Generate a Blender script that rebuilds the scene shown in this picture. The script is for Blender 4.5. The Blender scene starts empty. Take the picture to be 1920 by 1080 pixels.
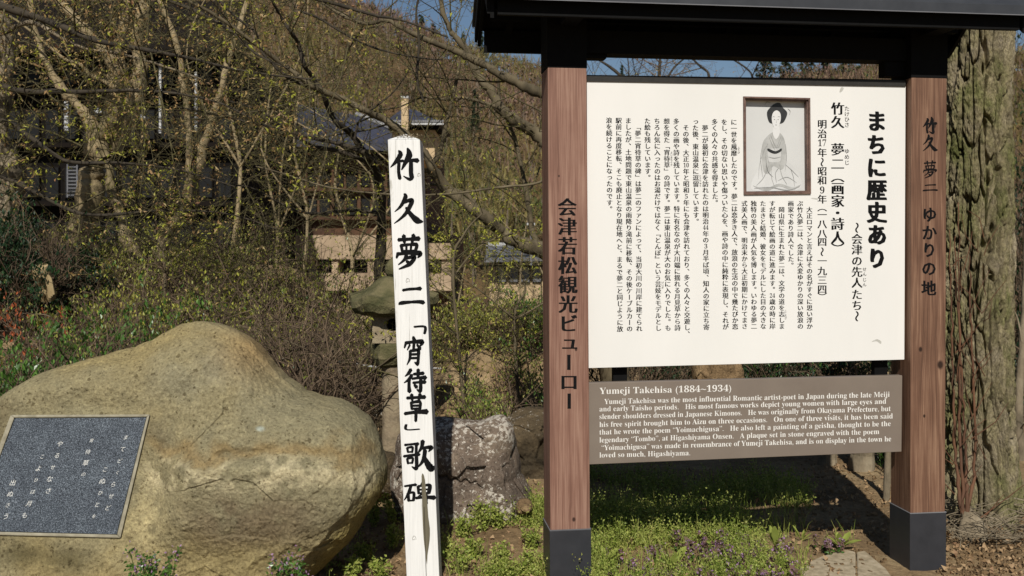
import bpy, math, random
import numpy as np
from mathutils import Vector

# ------------------------------------------------------------------ camera, light, exposure
F = 1800.0; CH = 1.2; HOR = 450.0
sc = bpy.context.scene
col = sc.collection
cam = bpy.data.cameras.new('camera'); camo = bpy.data.objects.new('camera', cam); col.objects.link(camo)
camo.location = (0, 0, CH); camo.rotation_euler = (math.radians(90), 0, 0)
cam.sensor_width = 36; cam.lens = 36*F/1920; cam.shift_y = -(540-HOR)/1920
cam.clip_start = .05; cam.clip_end = 3000
cam.dof.use_dof = True; cam.dof.focus_distance = 3.45; cam.dof.aperture_fstop = 7.5
sc.camera = camo
SUN_EL = math.radians(41.5); sdx, sdy = -.064, -1.0
world = bpy.data.worlds.new('World'); sc.world = world; world.use_nodes = True
wn = world.node_tree; bg = wn.nodes['Background']; sky = wn.nodes.new('ShaderNodeTexSky')
sky.sky_type = 'NISHITA'; sky.sun_disc = False; sky.sun_elevation = SUN_EL
sky.sun_rotation = math.atan2(sdx, sdy) % (2*math.pi)
sky.air_density = 1.0; sky.dust_density = .3; sky.ozone_density = 2.6
wn.links.new(sky.outputs[0], bg.inputs[0]); bg.inputs[1].default_value = .056
sl = bpy.data.lights.new('sun', 'SUN'); sl.energy = 5.0; sl.angle = math.radians(.5); sl.color = (1, .955, .88)
so = bpy.data.objects.new('sun', sl); col.objects.link(so)
tosun = Vector((sdx, sdy, math.tan(SUN_EL)*math.hypot(sdx, sdy))).normalized()
so.rotation_euler = tosun.to_track_quat('Z', 'Y').to_euler(); so.location = (0, -5, 12)
sc.view_settings.view_transform = 'Standard'; sc.view_settings.look = 'None'
sc.view_settings.exposure = -.06; sc.view_settings.gamma = 1; sc.view_settings.use_curve_mapping = False

rng = np.random.default_rng(7); random.seed(7)

# ------------------------------------------------------------------ small maths
def P(px, py, Y): return np.array([(px-960)/F*Y, Y, CH+(HOR-py)/F*Y])
def sm(a, b, x):
    t = np.clip((np.asarray(x, float)-a)/(b-a), 0, 1); return t*t*(3-2*t)
def h3(ix, iy, iz, s=0):
    n = (ix.astype(np.int64)*374761393 + iy.astype(np.int64)*668265263 + iz.astype(np.int64)*2147483647 + s*1274126177) & 0xffffffff
    n = ((n ^ (n >> 13))*1274126177) & 0xffffffff
    n = ((n ^ (n >> 16))*2246822519) & 0xffffffff
    return ((n ^ (n >> 15)) & 0xffffff)/float(0xffffff)
def vnoise(p, s=0):
    i = np.floor(p).astype(np.int64); f = p-i; f = f*f*(3-2*f); r = 0
    for dx in (0, 1):
        for dy in (0, 1):
            for dz in (0, 1):
                w = (f[..., 0] if dx else 1-f[..., 0])*(f[..., 1] if dy else 1-f[..., 1])*(f[..., 2] if dz else 1-f[..., 2])
                r = r+w*h3(i[..., 0]+dx, i[..., 1]+dy, i[..., 2]+dz, s)
    return r*2-1
def fbm(p, o=4, s=0, g=.5):
    r = 0; a = 1; n = 0
    for k in range(o):
        r = r+a*vnoise(p*(2**k)+k*17.3, s+k); n += a; a *= g
    return r/n
def worley(p, s=0):
    i = np.floor(p).astype(np.int64); d1 = np.full(p.shape[:-1], 9.); d2 = d1.copy(); idv = np.zeros(p.shape[:-1])
    for dx in (-1, 0, 1):
        for dy in (-1, 0, 1):
            for dz in ((-1, 0, 1) if p.shape[-1] == 3 and s < 1000 else (0,)):
                c = [i[..., 0]+dx, i[..., 1]+dy, i[..., 2]+dz]
                q = np.stack([c[0]+h3(*c, s+1), c[1]+h3(*c, s+2), c[2]+h3(*c, s+3)], -1)
                d = np.sqrt(((q-p)**2).sum(-1)); hv = h3(*c, s+4)
                m = d < d1
                d2 = np.where(m, d1, np.minimum(d2, d)); idv = np.where(m, hv, idv); d1 = np.where(m, d, d1)
    return d1, d2, idv

# ------------------------------------------------------------------ objects
def tag(o, label=None, cat=None, group=None, kind=None):
    if label: o['label'] = label
    if cat: o['category'] = cat
    if group: o['group'] = group
    if kind: o['kind'] = kind
    return o
def link(o, parent=None):
    col.objects.link(o)
    if parent is not None: o.parent = parent
    return o
def empty(name, loc=(0, 0, 0)):
    o = bpy.data.objects.new(name, None); o.location = [float(v) for v in loc]; o.empty_display_size = .1; col.objects.link(o); return o
def mesh_np(name, V, Fq, mats, parent=None, smooth=False, midx=None, origin=None):
    """V Nx3; Fq: MxK array or list of faces."""
    V = np.asarray(V, float)
    me = bpy.data.meshes.new(name)
    if parent is not None and parent.type == 'EMPTY' or parent is not None:
        off = np.array(wloc(parent)); V = V-off
    elif origin is not None: V = V-np.array(origin)
    if isinstance(Fq, np.ndarray):
        n, k = Fq.shape
        me.vertices.add(len(V)); me.vertices.foreach_set('co', V.astype(np.float32).ravel())
        me.loops.add(n*k); me.loops.foreach_set('vertex_index', Fq.astype(np.int32).ravel())
        me.polygons.add(n); me.polygons.foreach_set('loop_start', np.arange(0, n*k, k, dtype=np.int32))
        me.polygons.foreach_set('loop_total', np.full(n, k, np.int32))
        me.update(calc_edges=True)
    else:
        me.from_pydata([tuple(v) for v in V.tolist()], [], [tuple(int(i) for i in f) for f in Fq])
    if not isinstance(mats, (list, tuple)): mats = [mats]
    for m in mats: me.materials.append(m)
    if midx is not None: me.polygons.foreach_set('material_index', np.asarray(midx, np.int32))
    me.polygons.foreach_set('use_smooth', np.full(len(me.polygons), bool(smooth)))
    me.validate(); me.update()
    o = bpy.data.objects.new(name, me)
    if parent is None and origin is not None: o.location = [float(v) for v in origin]
    return link(o, parent)
def wloc(o):
    v = np.zeros(3)
    while o is not None: v = v+np.array(o.location); o = o.parent
    return v
class MB:
    """collects convex boxes / hexahedra / tubes"""
    def __init__(s): s.V = []; s.F = []
    def hexa(s, c):            # 8 corners: bottom 4 ccw, top 4 ccw
        b = len(s.V); s.V += [tuple(map(float, v)) for v in c]
        s.F += [tuple(b+i for i in f) for f in ((0, 3, 2, 1), (4, 5, 6, 7), (0, 1, 5, 4), (1, 2, 6, 5), (2, 3, 7, 6), (3, 0, 4, 7))]
        return s
    def box(s, x0, x1, y0, y1, z0, z1, fr=None):
        c = [(x0, y0, z0), (x1, y0, z0), (x1, y1, z0), (x0, y1, z0), (x0, y0, z1), (x1, y0, z1), (x1, y1, z1), (x0, y1, z1)]
        if fr: c = [fr(*v) for v in c]
        return s.hexa(c)
    def tube(s, pts, rad, n=6, cap=True):
        pts = np.asarray(pts, float); rad = np.asarray(rad, float)*np.ones(len(pts))
        t = np.gradient(pts, axis=0); t /= np.linalg.norm(t, axis=1)[:, None]+1e-9
        u = np.cross(t[0], (0, 0, 1.)); 
        if np.linalg.norm(u) < .1: u = np.cross(t[0], (1., 0, 0))
        b = len(s.V)
        for i in range(len(pts)):
            u = u-t[i]*u.dot(t[i]); u /= np.linalg.norm(u)+1e-9; w = np.cross(t[i], u)
            for k in range(n):
                a = 2*math.pi*k/n; s.V.append(tuple(pts[i]+rad[i]*(math.cos(a)*u+math.sin(a)*w)))
        for i in range(len(pts)-1):
            for k in range(n):
                k2 = (k+1) % n; s.F.append((b+i*n+k, b+i*n+k2, b+(i+1)*n+k2, b+(i+1)*n+k))
        if cap:
            s.F.append(tuple(b+k for k in range(n))[::-1]); s.F.append(tuple(b+(len(pts)-1)*n+k for k in range(n)))
        return s
    def prism(s, poly, d):     # poly: list of 3D points, extruded by vector d
        n = len(poly); b = len(s.V); d = np.asarray(d, float)
        s.V += [tuple(map(float, p)) for p in poly]+[tuple(np.asarray(p, float)+d) for p in poly]
        s.F.append(tuple(range(b, b+n))); s.F.append(tuple(range(b+2*n-1, b+n-1, -1)))
        for i in range(n): s.F.append((b+i, b+n+i, b+n+(i+1) % n, b+(i+1) % n))
        return s
    def build(s, name, m, parent=None, smooth=False, bevel=0):
        o = mesh_np(name, np.array(s.V), s.F, m, parent, smooth)
        if bevel:
            md = o.modifiers.new('bevel', 'BEVEL'); md.width = bevel; md.segments = 2; md.limit_method = 'ANGLE'
        return o

# ------------------------------------------------------------------ materials
def lin(c): return tuple((v/255/12.92 if v/255 <= .04045 else ((v/255+.055)/1.055)**2.4) for v in c)
def nodes(name):
    m = bpy.data.materials.new(name); m.use_nodes = True; nt = m.node_tree
    return m, nt, nt.nodes['Principled BSDF']
def N(nt, t, **kw):
    n = nt.nodes.new(t)
    for k, v in kw.items():
        if k in n.inputs.keys(): n.inputs[k].default_value = v
        else: setattr(n, k, v)
    return n
def ramp(nt, src, stops):
    r = nt.nodes.new('ShaderNodeValToRGB'); e = r.color_ramp.elements
    while len(e) < len(stops): e.new(.5)
    for el, (p, c) in zip(e, stops):
        el.position = p; el.color = (*c, 1) if len(c) == 3 else c
    nt.links.new(src, r.inputs[0]); return r
def mapping(nt, scale=(1, 1, 1), coord='Object'):
    tc = nt.nodes.new('ShaderNodeTexCoord'); mp = nt.nodes.new('ShaderNodeMapping'); mp.inputs['Scale'].default_value = scale
    nt.links.new(tc.outputs[coord], mp.inputs[0]); return mp
def bump(nt, bs, src, strength=.3, dist=.01, prev=None):
    b = nt.nodes.new('ShaderNodeBump'); b.inputs['Strength'].default_value = strength; b.inputs['Distance'].default_value = dist
    nt.links.new(src, b.inputs['Height'])
    if prev: nt.links.new(prev.outputs[0], b.inputs['Normal'])
    nt.links.new(b.outputs[0], bs.inputs['Normal']); return b
def mat(name, c1, c2=None, scale=8, detail=6, rough=.8, stretch=(1, 1, 1), bs=.2, bd=.01, bscale=None, spec=.3, c3=None):
    m, nt, b = nodes(name); b.inputs['Roughness'].default_value = rough; b.inputs['Specular IOR Level'].default_value = spec
    c2 = c2 or tuple(v*.7 for v in c1)
    mp = mapping(nt, stretch); n = N(nt, 'ShaderNodeTexNoise', Scale=scale, Detail=detail, Roughness=.6)
    nt.links.new(mp.outputs[0], n.inputs['Vector'])
    st = [(.3, c2), (.7, c1)] if c3 is None else [(.28, c2), (.5, c1), (.72, c3)]
    r = ramp(nt, n.outputs[0], st); nt.links.new(r.outputs[0], b.inputs['Base Color'])
    if bs:
        n2 = N(nt, 'ShaderNodeTexNoise', Scale=bscale or scale*4, Detail=6, Roughness=.65); nt.links.new(mp.outputs[0], n2.inputs['Vector'])
        bump(nt, b, n2.outputs[0], bs, bd)
    return m
def leafmat(name, cols, scale=3., trans=.3, rough=.5, spec=.3):
    m, nt, b = nodes(name); out = nt.nodes['Material Output']
    mp = mapping(nt); n = N(nt, 'ShaderNodeTexNoise', Scale=scale, Detail=3, Roughness=.7)
    w = N(nt, 'ShaderNodeTexWhiteNoise'); geo = nt.nodes.new('ShaderNodeNewGeometry')
    nt.links.new(mp.outputs[0], n.inputs['Vector'])
    mx = N(nt, 'ShaderNodeMath', operation='MULTIPLY_ADD'); mx.inputs[1].default_value = .45
    nt.links.new(geo.outputs['Random Per Island'], mx.inputs[0])
    ad = N(nt, 'ShaderNodeMath', operation='MULTIPLY_ADD'); ad.inputs[1].default_value = .8; ad.inputs[2].default_value = -.12
    nt.links.new(n.outputs[0], ad.inputs[0]); nt.links.new(ad.outputs[0], mx.inputs[2])
    k = len(cols); r = ramp(nt, mx.outputs[0], [(.15+.7*i/(k-1), c) for i, c in enumerate(cols)])
    nt.links.new(r.outputs[0], b.inputs['Base Color']); b.inputs['Roughness'].default_value = rough; b.inputs['Specular IOR Level'].default_value = spec
    nt.nodes.remove(w)
    if trans:
        tr = nt.nodes.new('ShaderNodeBsdfTranslucent'); nt.links.new(r.outputs[0], tr.inputs[0])
        ms = nt.nodes.new('ShaderNodeMixShader'); ms.inputs[0].default_value = trans
        nt.links.new(b.outputs[0], ms.inputs[1]); nt.links.new(tr.outputs[0], ms.inputs[2]); nt.links.new(ms.outputs[0], out.inputs[0])
    return m
def woodmat(name, base, dark, light, knots=(), axis_scale=(1, 1, 1), rough=.6, freq=55):
    """vertical grain (z) with growth bands and knots; knots = [(x,z,r)] in object space"""
    m, nt, b = nodes(name); b.inputs['Roughness'].default_value = rough; b.inputs['Specular IOR Level'].default_value = .25
    tc = nt.nodes.new('ShaderNodeTexCoord'); vec = tc.outputs['Object']
    for (kx, ky, kz, kr) in knots:
        s = N(nt, 'ShaderNodeVectorMath', operation='SUBTRACT'); s.inputs[1].default_value = (kx, ky, kz); nt.links.new(vec, s.inputs[0])
        sq = N(nt, 'ShaderNodeVectorMath', operation='MULTIPLY'); sq.inputs[1].default_value = (1, 1, .33); nt.links.new(s.outputs[0], sq.inputs[0])
        ln = N(nt, 'ShaderNodeVectorMath', operation='LENGTH'); nt.links.new(sq.outputs[0], ln.inputs[0])
        mr = N(nt, 'ShaderNodeMapRange'); mr.inputs['From Min'].default_value = kr*3.2; mr.inputs['From Max'].default_value = 0; mr.inputs['To Min'].default_value = 0; mr.inputs['To Max'].default_value = -.62
        nt.links.new(ln.outputs['Value'], mr.inputs[0])
        sc_ = N(nt, 'ShaderNodeVectorMath', operation='MULTIPLY'); sc_.inputs[1].default_value = (1, 1, 0); nt.links.new(s.outputs[0], sc_.inputs[0])
        sc2 = N(nt, 'ShaderNodeVectorMath', operation='SCALE'); nt.links.new(sc_.outputs[0], sc2.inputs[0]); nt.links.new(mr.outputs[0], sc2.inputs['Scale'])
        a = N(nt, 'ShaderNodeVectorMath', operation='ADD'); nt.links.new(vec, a.inputs[0]); nt.links.new(sc2.outputs[0], a.inputs[1]); vec = a.outputs[0]
    mp = nt.nodes.new('ShaderNodeMapping'); mp.inputs['Scale'].default_value = (1, 1, .045); nt.links.new(vec, mp.inputs[0])
    n1 = N(nt, 'ShaderNodeTexNoise', Scale=7, Detail=3, Roughness=.5); nt.links.new(mp.outputs[0], n1.inputs['Vector'])
    mu = N(nt, 'ShaderNodeMath', operation='MULTIPLY'); mu.inputs[1].default_value = freq; nt.links.new(n1.outputs[0], mu.inputs[0])
    sn = N(nt, 'ShaderNodeMath', operation='SINE'); nt.links.new(mu.outputs[0], sn.inputs[0])
    mp2 = nt.nodes.new('ShaderNodeMapping'); mp2.inputs['Scale'].default_value = (1, 1, .02); nt.links.new(vec, mp2.inputs[0])
    n2 = N(nt, 'ShaderNodeTexNoise', Scale=260, Detail=4, Roughness=.6); nt.links.new(mp2.outputs[0], n2.inputs['Vector'])
    n3 = N(nt, 'ShaderNodeTexNoise', Scale=4, Detail=5, Roughness=.6); nt.links.new(tc.outputs['Object'], n3.inputs['Vector'])
    a1 = N(nt, 'ShaderNodeMath', operation='MULTIPLY_ADD'); a1.inputs[1].default_value = .075; nt.links.new(sn.outputs[0], a1.inputs[0]); nt.links.new(n2.outputs[0], a1.inputs[2])
    a2 = N(nt, 'ShaderNodeMath', operation='MULTIPLY_ADD'); a2.inputs[1].default_value = .35; a2.inputs[2].default_value = -.17; nt.links.new(n3.outputs[0], a2.inputs[0])
    a3 = N(nt, 'ShaderNodeMath', operation='ADD'); nt.links.new(a1.outputs[0], a3.inputs[0]); nt.links.new(a2.outputs[0], a3.inputs[1])
    r = ramp(nt, a3.outputs[0], [(.25, dark), (.5, base), (.78, light)]); last = r.outputs[0]
    for (kx, ky, kz, kr) in knots:
        s = N(nt, 'ShaderNodeVectorMath', operation='SUBTRACT'); s.inputs[1].default_value = (kx, ky, kz); nt.links.new(tc.outputs['Object'], s.inputs[0])
        sq = N(nt, 'ShaderNodeVectorMath', operation='MULTIPLY'); sq.inputs[1].default_value = (1, 1, .75); nt.links.new(s.outputs[0], sq.inputs[0])
        ln = N(nt, 'ShaderNodeVectorMath', operation='LENGTH'); nt.links.new(sq.outputs[0], ln.inputs[0])
        mr = N(nt, 'ShaderNodeMapRange'); mr.inputs['From Min'].default_value = kr; mr.inputs['From Max'].default_value = kr*.5; nt.links.new(ln.outputs['Value'], mr.inputs[0])
        mx = N(nt, 'ShaderNodeMix', data_type='RGBA'); nt.links.new(mr.outputs[0], mx.inputs[0]); nt.links.new(last, mx.inputs[6]); mx.inputs[7].default_value = (*[v*.35 for v in dark], 1)
        last = mx.outputs[2]
    nt.links.new(last, b.inputs['Base Color'])
    bump(nt, b, a3.outputs[0], .35, .002)
    return m
M = {}
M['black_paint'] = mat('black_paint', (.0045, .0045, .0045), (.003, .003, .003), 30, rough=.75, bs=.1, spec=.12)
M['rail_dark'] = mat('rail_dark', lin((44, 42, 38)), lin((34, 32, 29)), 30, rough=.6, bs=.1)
M['bark_mid'] = mat('bark_mid', lin((94, 84, 64)), lin((52, 46, 34)), 9, rough=.9, stretch=(1, 1, .5), bs=.5, bd=.006, c3=lin((112, 102, 80)))
M['roof_metal'] = mat('roof_metal', lin((56, 58, 62)), lin((46, 48, 52)), 14, rough=.55, bs=.08, bd=.002)
M['cap_metal'] = mat('cap_metal', (.034, .035, .04), (.025, .026, .030), 20, rough=.42, bs=.05, bd=.001)
M['ink'] = mat('ink', (.006, .006, .0065), (.009, .009, .009), 60, rough=.8, bs=0, spec=.06)
M['board_white'] = mat('board_white', (.735, .72, .685), (.665, .655, .62), 2.2, stretch=(1, 1, .35), rough=.45, bs=.02, bd=.001)
M['taupe'] = mat('taupe', lin((122, 111, 100)), lin((112, 101, 91)), 5, rough=.5, bs=.03, bd=.001)
M['white_ink'] = mat('white_ink', (.75, .73, .68), (.62, .6, .56), 40, rough=.6, bs=0)
M['frame_wood'] = mat('frame_wood', lin((120, 95, 84)), lin((80, 62, 56)), 30, rough=.5, stretch=(1, 1, 1))
M['paper'] = mat('paper', (.50, .50, .49), (.58, .58, .56), 3, rough=.3, bs=0)
M['wash_pale'] = mat('wash_pale', (.60, .60, .585), (.48, .48, .465), 9, rough=.3, bs=0)
M['wash_grey'] = mat('wash_grey', (.30, .30, .285), (.46, .46, .44), 26, rough=.3, bs=0)
M['wash_line'] = mat('wash_line', (.22, .22, .21), (.36, .36, .35), 60, rough=.3, bs=0)
M['stain'] = mat('stain', (.36, .35, .31), (.5, .49, .45), 60, rough=.7, bs=0)
M['wash_dark'] = mat('wash_dark', (.02, .02, .02), (.05, .05, .05), 20, rough=.3, bs=0)
M['skin_pale'] = mat('skin_pale', (.64, .635, .62), (.60, .6, .58), 9, rough=.3, bs=0)
M['bark_grey'] = mat('bark_grey', lin((122, 110, 90)), lin((66, 60, 48)), 9, rough=.9, stretch=(1, 1, .5), bs=.6, bd=.01, c3=lin((150, 138, 116)))
M['bark_dark'] = mat('bark_dark', lin((70, 62, 50)), lin((38, 34, 28)), 9, rough=.9, stretch=(1, 1, .6), bs=.5, bd=.006)
M['bark_moss'] = mat('bark_moss', lin((140, 124, 94)), lin((94, 88, 58)), 5, rough=.9, stretch=(1, 1, .4), bs=.7, bd=.012, c3=lin((160, 144, 112)))
M['twig_olive'] = mat('twig_olive', lin((98, 92, 58)), lin((60, 52, 38)), 4, rough=.8, bs=0)
M['twig_brown'] = mat('twig_brown', lin((120, 102, 82)), lin((70, 58, 46)), 4, rough=.85, bs=0)
M['leaf_spring'] = leafmat('leaf_spring', [lin((128, 122, 46)), lin((160, 160, 58)), lin((188, 190, 84)), lin((166, 138, 92))], 4, .4)
M['leaf_bud'] = leafmat('leaf_bud', [lin((142, 100, 76)), lin((160, 130, 84)), lin((178, 156, 104)), lin((164, 116, 94))], 4, .3)
M['leaf_green'] = leafmat('leaf_green', [lin((42, 70, 26)), lin((70, 104, 40)), lin((104, 138, 58))], 3, .25, .35, .5)
M['leaf_lime'] = leafmat('leaf_lime', [lin((90, 110, 40)), lin((130, 146, 60)), lin((174, 180, 96)), lin((156, 140, 88))], 5, .35)
M['leaf_dark'] = leafmat('leaf_dark', [lin((16, 32, 16)), lin((28, 52, 26)), lin((46, 72, 36))], 3, .1, .5)
M['leaf_olive'] = leafmat('leaf_olive', [lin((74, 82, 34)), lin((118, 124, 56)), lin((156, 154, 84)), lin((126, 98, 68))], 3, .25)
M['leaf_dead'] = leafmat('leaf_dead', [lin((80, 58, 40)), lin((140, 114, 82)), lin((168, 142, 108)), lin((112, 76, 54))], 5, .1, .8)
M['leaf_cedar'] = leafmat('leaf_cedar', [lin((22, 34, 20)), lin((36, 50, 28)), lin((58, 66, 38))], .2, .05, .8)
M['leaf_rust'] = leafmat('leaf_rust', [lin((96, 44, 24)), lin((140, 68, 36)), lin((164, 92, 52))], 5, .1, .8)
M['petal'] = leafmat('petal', [lin((128, 92, 122)), lin((158, 122, 156)), lin((182, 150, 178))], 9, .3)
M['leaf_purple'] = leafmat('leaf_purple', [lin((88, 64, 60)), lin((112, 86, 78)), lin((108, 112, 66))], 9, .2)
M['lantern_stone'] = mat('lantern_stone', lin((134, 120, 98)), lin((92, 84, 68)), 14, rough=.95, bs=.7, bd=.01, c3=lin((150, 138, 112)))
M['mossy_stone'] = mat('mossy_stone', lin((90, 86, 58)), lin((52, 56, 30)), 11, rough=.95, bs=.9, bd=.015, c3=lin((118, 108, 80)))
M['mortar'] = mat('mortar', lin((160, 154, 134)), lin((124, 118, 100)), 30, rough=.95, bs=.4, bd=.004)
M['slab'] = mat('slab', lin((158, 144, 118)), lin((124, 112, 90)), 40, rough=.95, bs=.5, bd=.004, c3=lin((176, 162, 138)))
M['beige_wall'] = mat('beige_wall', lin((182, 160, 132)), lin((128, 110, 90)), 1.6, rough=.9, bs=.1)
M['cream_wall'] = mat('cream_wall', lin((196, 172, 136)), lin((180, 156, 122)), .5, rough=.9, bs=.1)
M['brown_wall'] = mat('brown_wall', lin((98, 70, 50)), lin((60, 44, 33)), 1.2, rough=.9, bs=.1)
M['dark_timber'] = mat('dark_timber', lin((24, 21, 18)), lin((15, 13, 12)), 1.2, rough=.9, bs=.1, spec=.1)
M['roof_tile'] = mat('roof_tile', lin((64, 66, 80)), lin((50, 52, 64)), 1.2, rough=.55, bs=.1)
M['roof_edge'] = mat('roof_edge', lin((150, 148, 146)), lin((110, 110, 112)), 3, rough=.7, bs=.1)
M['glass_dark'] = mat('glass_dark', (.010, .010, .010), (.02, .02, .02), 1, rough=.35, bs=0, spec=.12)
M['timber_dim'] = mat('timber_dim', lin((30, 24, 20)), lin((20, 17, 14)), 1.2, rough=.9, bs=.1, spec=.1)
M['pale_metal'] = mat('pale_metal', lin((200, 200, 198)), lin((160, 160, 158)), 4, rough=.5, bs=0)
M['grey_metal'] = mat('grey_metal', lin((120, 120, 122)), lin((90, 90, 94)), 2, rough=.5, bs=0)
M['cut_wood'] = mat('cut_wood', lin((176, 156, 116)), lin((120, 100, 70)), 10, rough=.9, stretch=(1, 1, .3), bs=.5, bd=.01)
M['bare_wood'] = mat('bare_wood', lin((112, 106, 88)), lin((84, 78, 62)), 30, rough=.95, stretch=(1, 1, .08), bs=.4, bd=.002)
M['stem_green'] = mat('stem_green', lin((110, 124, 60)), lin((96, 80, 54)), 20, bs=0)
M['vine'] = mat('vine', lin((116, 80, 56)), lin((72, 52, 40)), 14, rough=.8, stretch=(1, 1, .3), bs=.3)
M['red_brown_rock'] = mat('red_brown_rock', lin((122, 74, 52)), lin((60, 42, 34)), 8, rough=.9, bs=.8, bd=.02)

# ------------------------------------------------------------------ terrain
def gz(x, y):
    x = np.asarray(x, float); y = np.asarray(y, float)
    left = sm(-.9, -3.4, x)
    y0 = 6.6+7*left
    z = -3.0*sm(y0, y0+8, y)
    z = z+.85*left*sm(3.9, 6.8, y)
    z = z+.10*sm(-.75, -.2, x)*sm(3.5, 4.3, y)*(1-sm(0.1, .7, x))
    z = z-.25*sm(2.6, 1.2, y)
    z = z+.44*sm(-.62, -.36, x)*(1-sm(.25, .7, x))*sm(5.0, 6.0, y)*(1-sm(7, 8.5, y))
    p = np.stack([x*1.7, y*1.7, 0*x], -1)
    near = 1-sm(9, 20, y)
    bk = sm(-.62, -.36, x)*(1-sm(.25, .7, x))*sm(4.8, 5.6, y)*(1-sm(7.5, 9, y)); z = z+bk*(.16*fbm(p*1.6, 3, 12)+.10*fbm(p*4.5, 3, 14))
    z = z+near*(.03*fbm(p, 3, 3)+.012*fbm(p*6, 3, 5))
    return z
def grid_mesh(name, xs, ys, zf, m, kind='structure', label=None):
    X, Y = np.meshgrid(xs, ys); Z = zf(X, Y)
    V = np.stack([X, Y, Z], -1).reshape(-1, 3); nx, ny = len(xs), len(ys)
    i = np.arange(ny-1)[:, None]*nx+np.arange(nx-1)[None]; i = i.ravel()
    Fq = np.stack([i, i+1, i+1+nx, i+nx], 1)
    o = mesh_np(name, V, Fq, m, smooth=True); tag(o, kind=kind); return o
# soil: brown earth with litter
m, nt, b = nodes('soil'); b.inputs['Roughness'].default_value = .95; b.inputs['Specular IOR Level'].default_value = .1
mp = mapping(nt); n1 = N(nt, 'ShaderNodeTexNoise', Scale=2.2, Detail=8, Roughness=.7); n2 = N(nt, 'ShaderNodeTexNoise', Scale=38, Detail=6, Roughness=.7)
for n_ in (n1, n2): nt.links.new(mp.outputs[0], n_.inputs['Vector'])
r1 = ramp(nt, n1.outputs[0], [(.3, lin((98, 80, 58))), (.5, lin((138, 116, 86))), (.68, lin((166, 146, 112)))])
r2 = ramp(nt, n2.outputs[0], [(.3, (.5, .5, .5)), (.6, (1.05, 1.05, 1.05))])
mx = N(nt, 'ShaderNodeMix', data_type='RGBA', blend_type='MULTIPLY'); mx.inputs[0].default_value = .8
nt.links.new(r1.outputs[0], mx.inputs[6]); nt.links.new(r2.outputs[0], mx.inputs[7]); nt.links.new(mx.outputs[2], b.inputs['Base Color'])
bump(nt, b, n2.outputs[0], .7, .02)
M['soil'] = m
xs = np.concatenate([-np.geomspace(600, 6, 30), np.linspace(-5.6, 5.6, 225), np.geomspace(6, 600, 30)])
ys = np.concatenate([np.linspace(-30, 1.2, 14), np.linspace(1.3, 9, 180), np.linspace(9.2, 45, 70), np.geomspace(47, 1200, 20)])
grid_mesh('ground', xs, ys, gz, M['soil'])
# hill
def ridge(px): return np.interp(px, [-900, -200, 300, 560, 640, 740, 850, 940, 1050, 1150, 1400, 1480, 1660, 1920, 2600], [.30, .33, .31, .262, .236, .213, .186, .174, .156, .131, .128, .156, .163, .18, .22])
def hillz(X, Y):
    px = 960+X/Y*F; R = ridge(px)
    top = CH+R*170
    t = sm(48, 172, Y)*.55+.45*np.clip((Y-48)/124, 0, 1)
    z = -3.6+(top+3.6)*t
    z = np.where(Y > 172, top-(Y-172)*.12, z)
    p = np.stack([X*.03, Y*.03, 0*X], -1)
    return z+fbm(p, 4, 21)*2.2*sm(50, 70, Y)*(1-.75*sm(150, 172, Y))
m, nt, b = nodes('hill_soil'); b.inputs['Roughness'].default_value = 1; b.inputs['Specular IOR Level'].default_value = 0
mp = mapping(nt); n1 = N(nt, 'ShaderNodeTexNoise', Scale=.12, Detail=12, Roughness=.75); nt.links.new(mp.outputs[0], n1.inputs['Vector'])
r1 = ramp(nt, n1.outputs[0], [(.3, lin((62, 52, 34))), (.5, lin((96, 78, 56))), (.7, lin((116, 96, 66)))]); nt.links.new(r1.outputs[0], b.inputs['Base Color'])
M['hill_soil'] = m
grid_mesh('hill', np.linspace(-190, 190, 150), np.linspace(46, 260, 110), hillz, M['hill_soil'])

# ------------------------------------------------------------------ leaves and twigs
def rot_rand(n, r):
    u = r.normal(size=(n, 3)); u /= np.linalg.norm(u, axis=1)[:, None]; v = r.normal(size=(n, 3))
    v -= u*(u*v).sum(1)[:, None]; v /= np.linalg.norm(v, axis=1)[:, None]; return u, v
def leaf_geo(C, size, r, aspect=.45, up=None, fold=.15):
    n = len(C); u, v = rot_rand(n, r)
    if up is not None:
        u = u*(1-abs(up[0]))+np.array([0, 0, up[0]]); u /= np.linalg.norm(u, axis=1)[:, None]
        v -= u*(u*v).sum(1)[:, None]; v /= np.linalg.norm(v, axis=1)[:, None]
    w = np.cross(u, v); s = np.asarray(size)*np.ones(n); s = s[:, None]
    V = np.stack([C, C+u*s*.45+v*s*aspect*.5+w*s*fold, C+u*s, C+u*s*.45-v*s*aspect*.5+w*s*fold], 1).reshape(-1, 3)
    i = np.arange(n)[:, None]*4; return V, i+np.array([0, 1, 2, 3])
def join(gs):
    V = []; Fq = []; k = 0
    for v, f in gs: V.append(v); Fq.append(f+k); k += len(v)
    return np.concatenate(V), np.concatenate(Fq)
def leaves(name, C, size, m, parent, r, aspect=.45, up=None, fold=.15, kind='stuff'):
    V, Fq = leaf_geo(np.asarray(C, float), size, r, aspect, up, fold)
    o = mesh_np(name, V, Fq, m, parent); tag(o, kind=kind); return o
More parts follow.
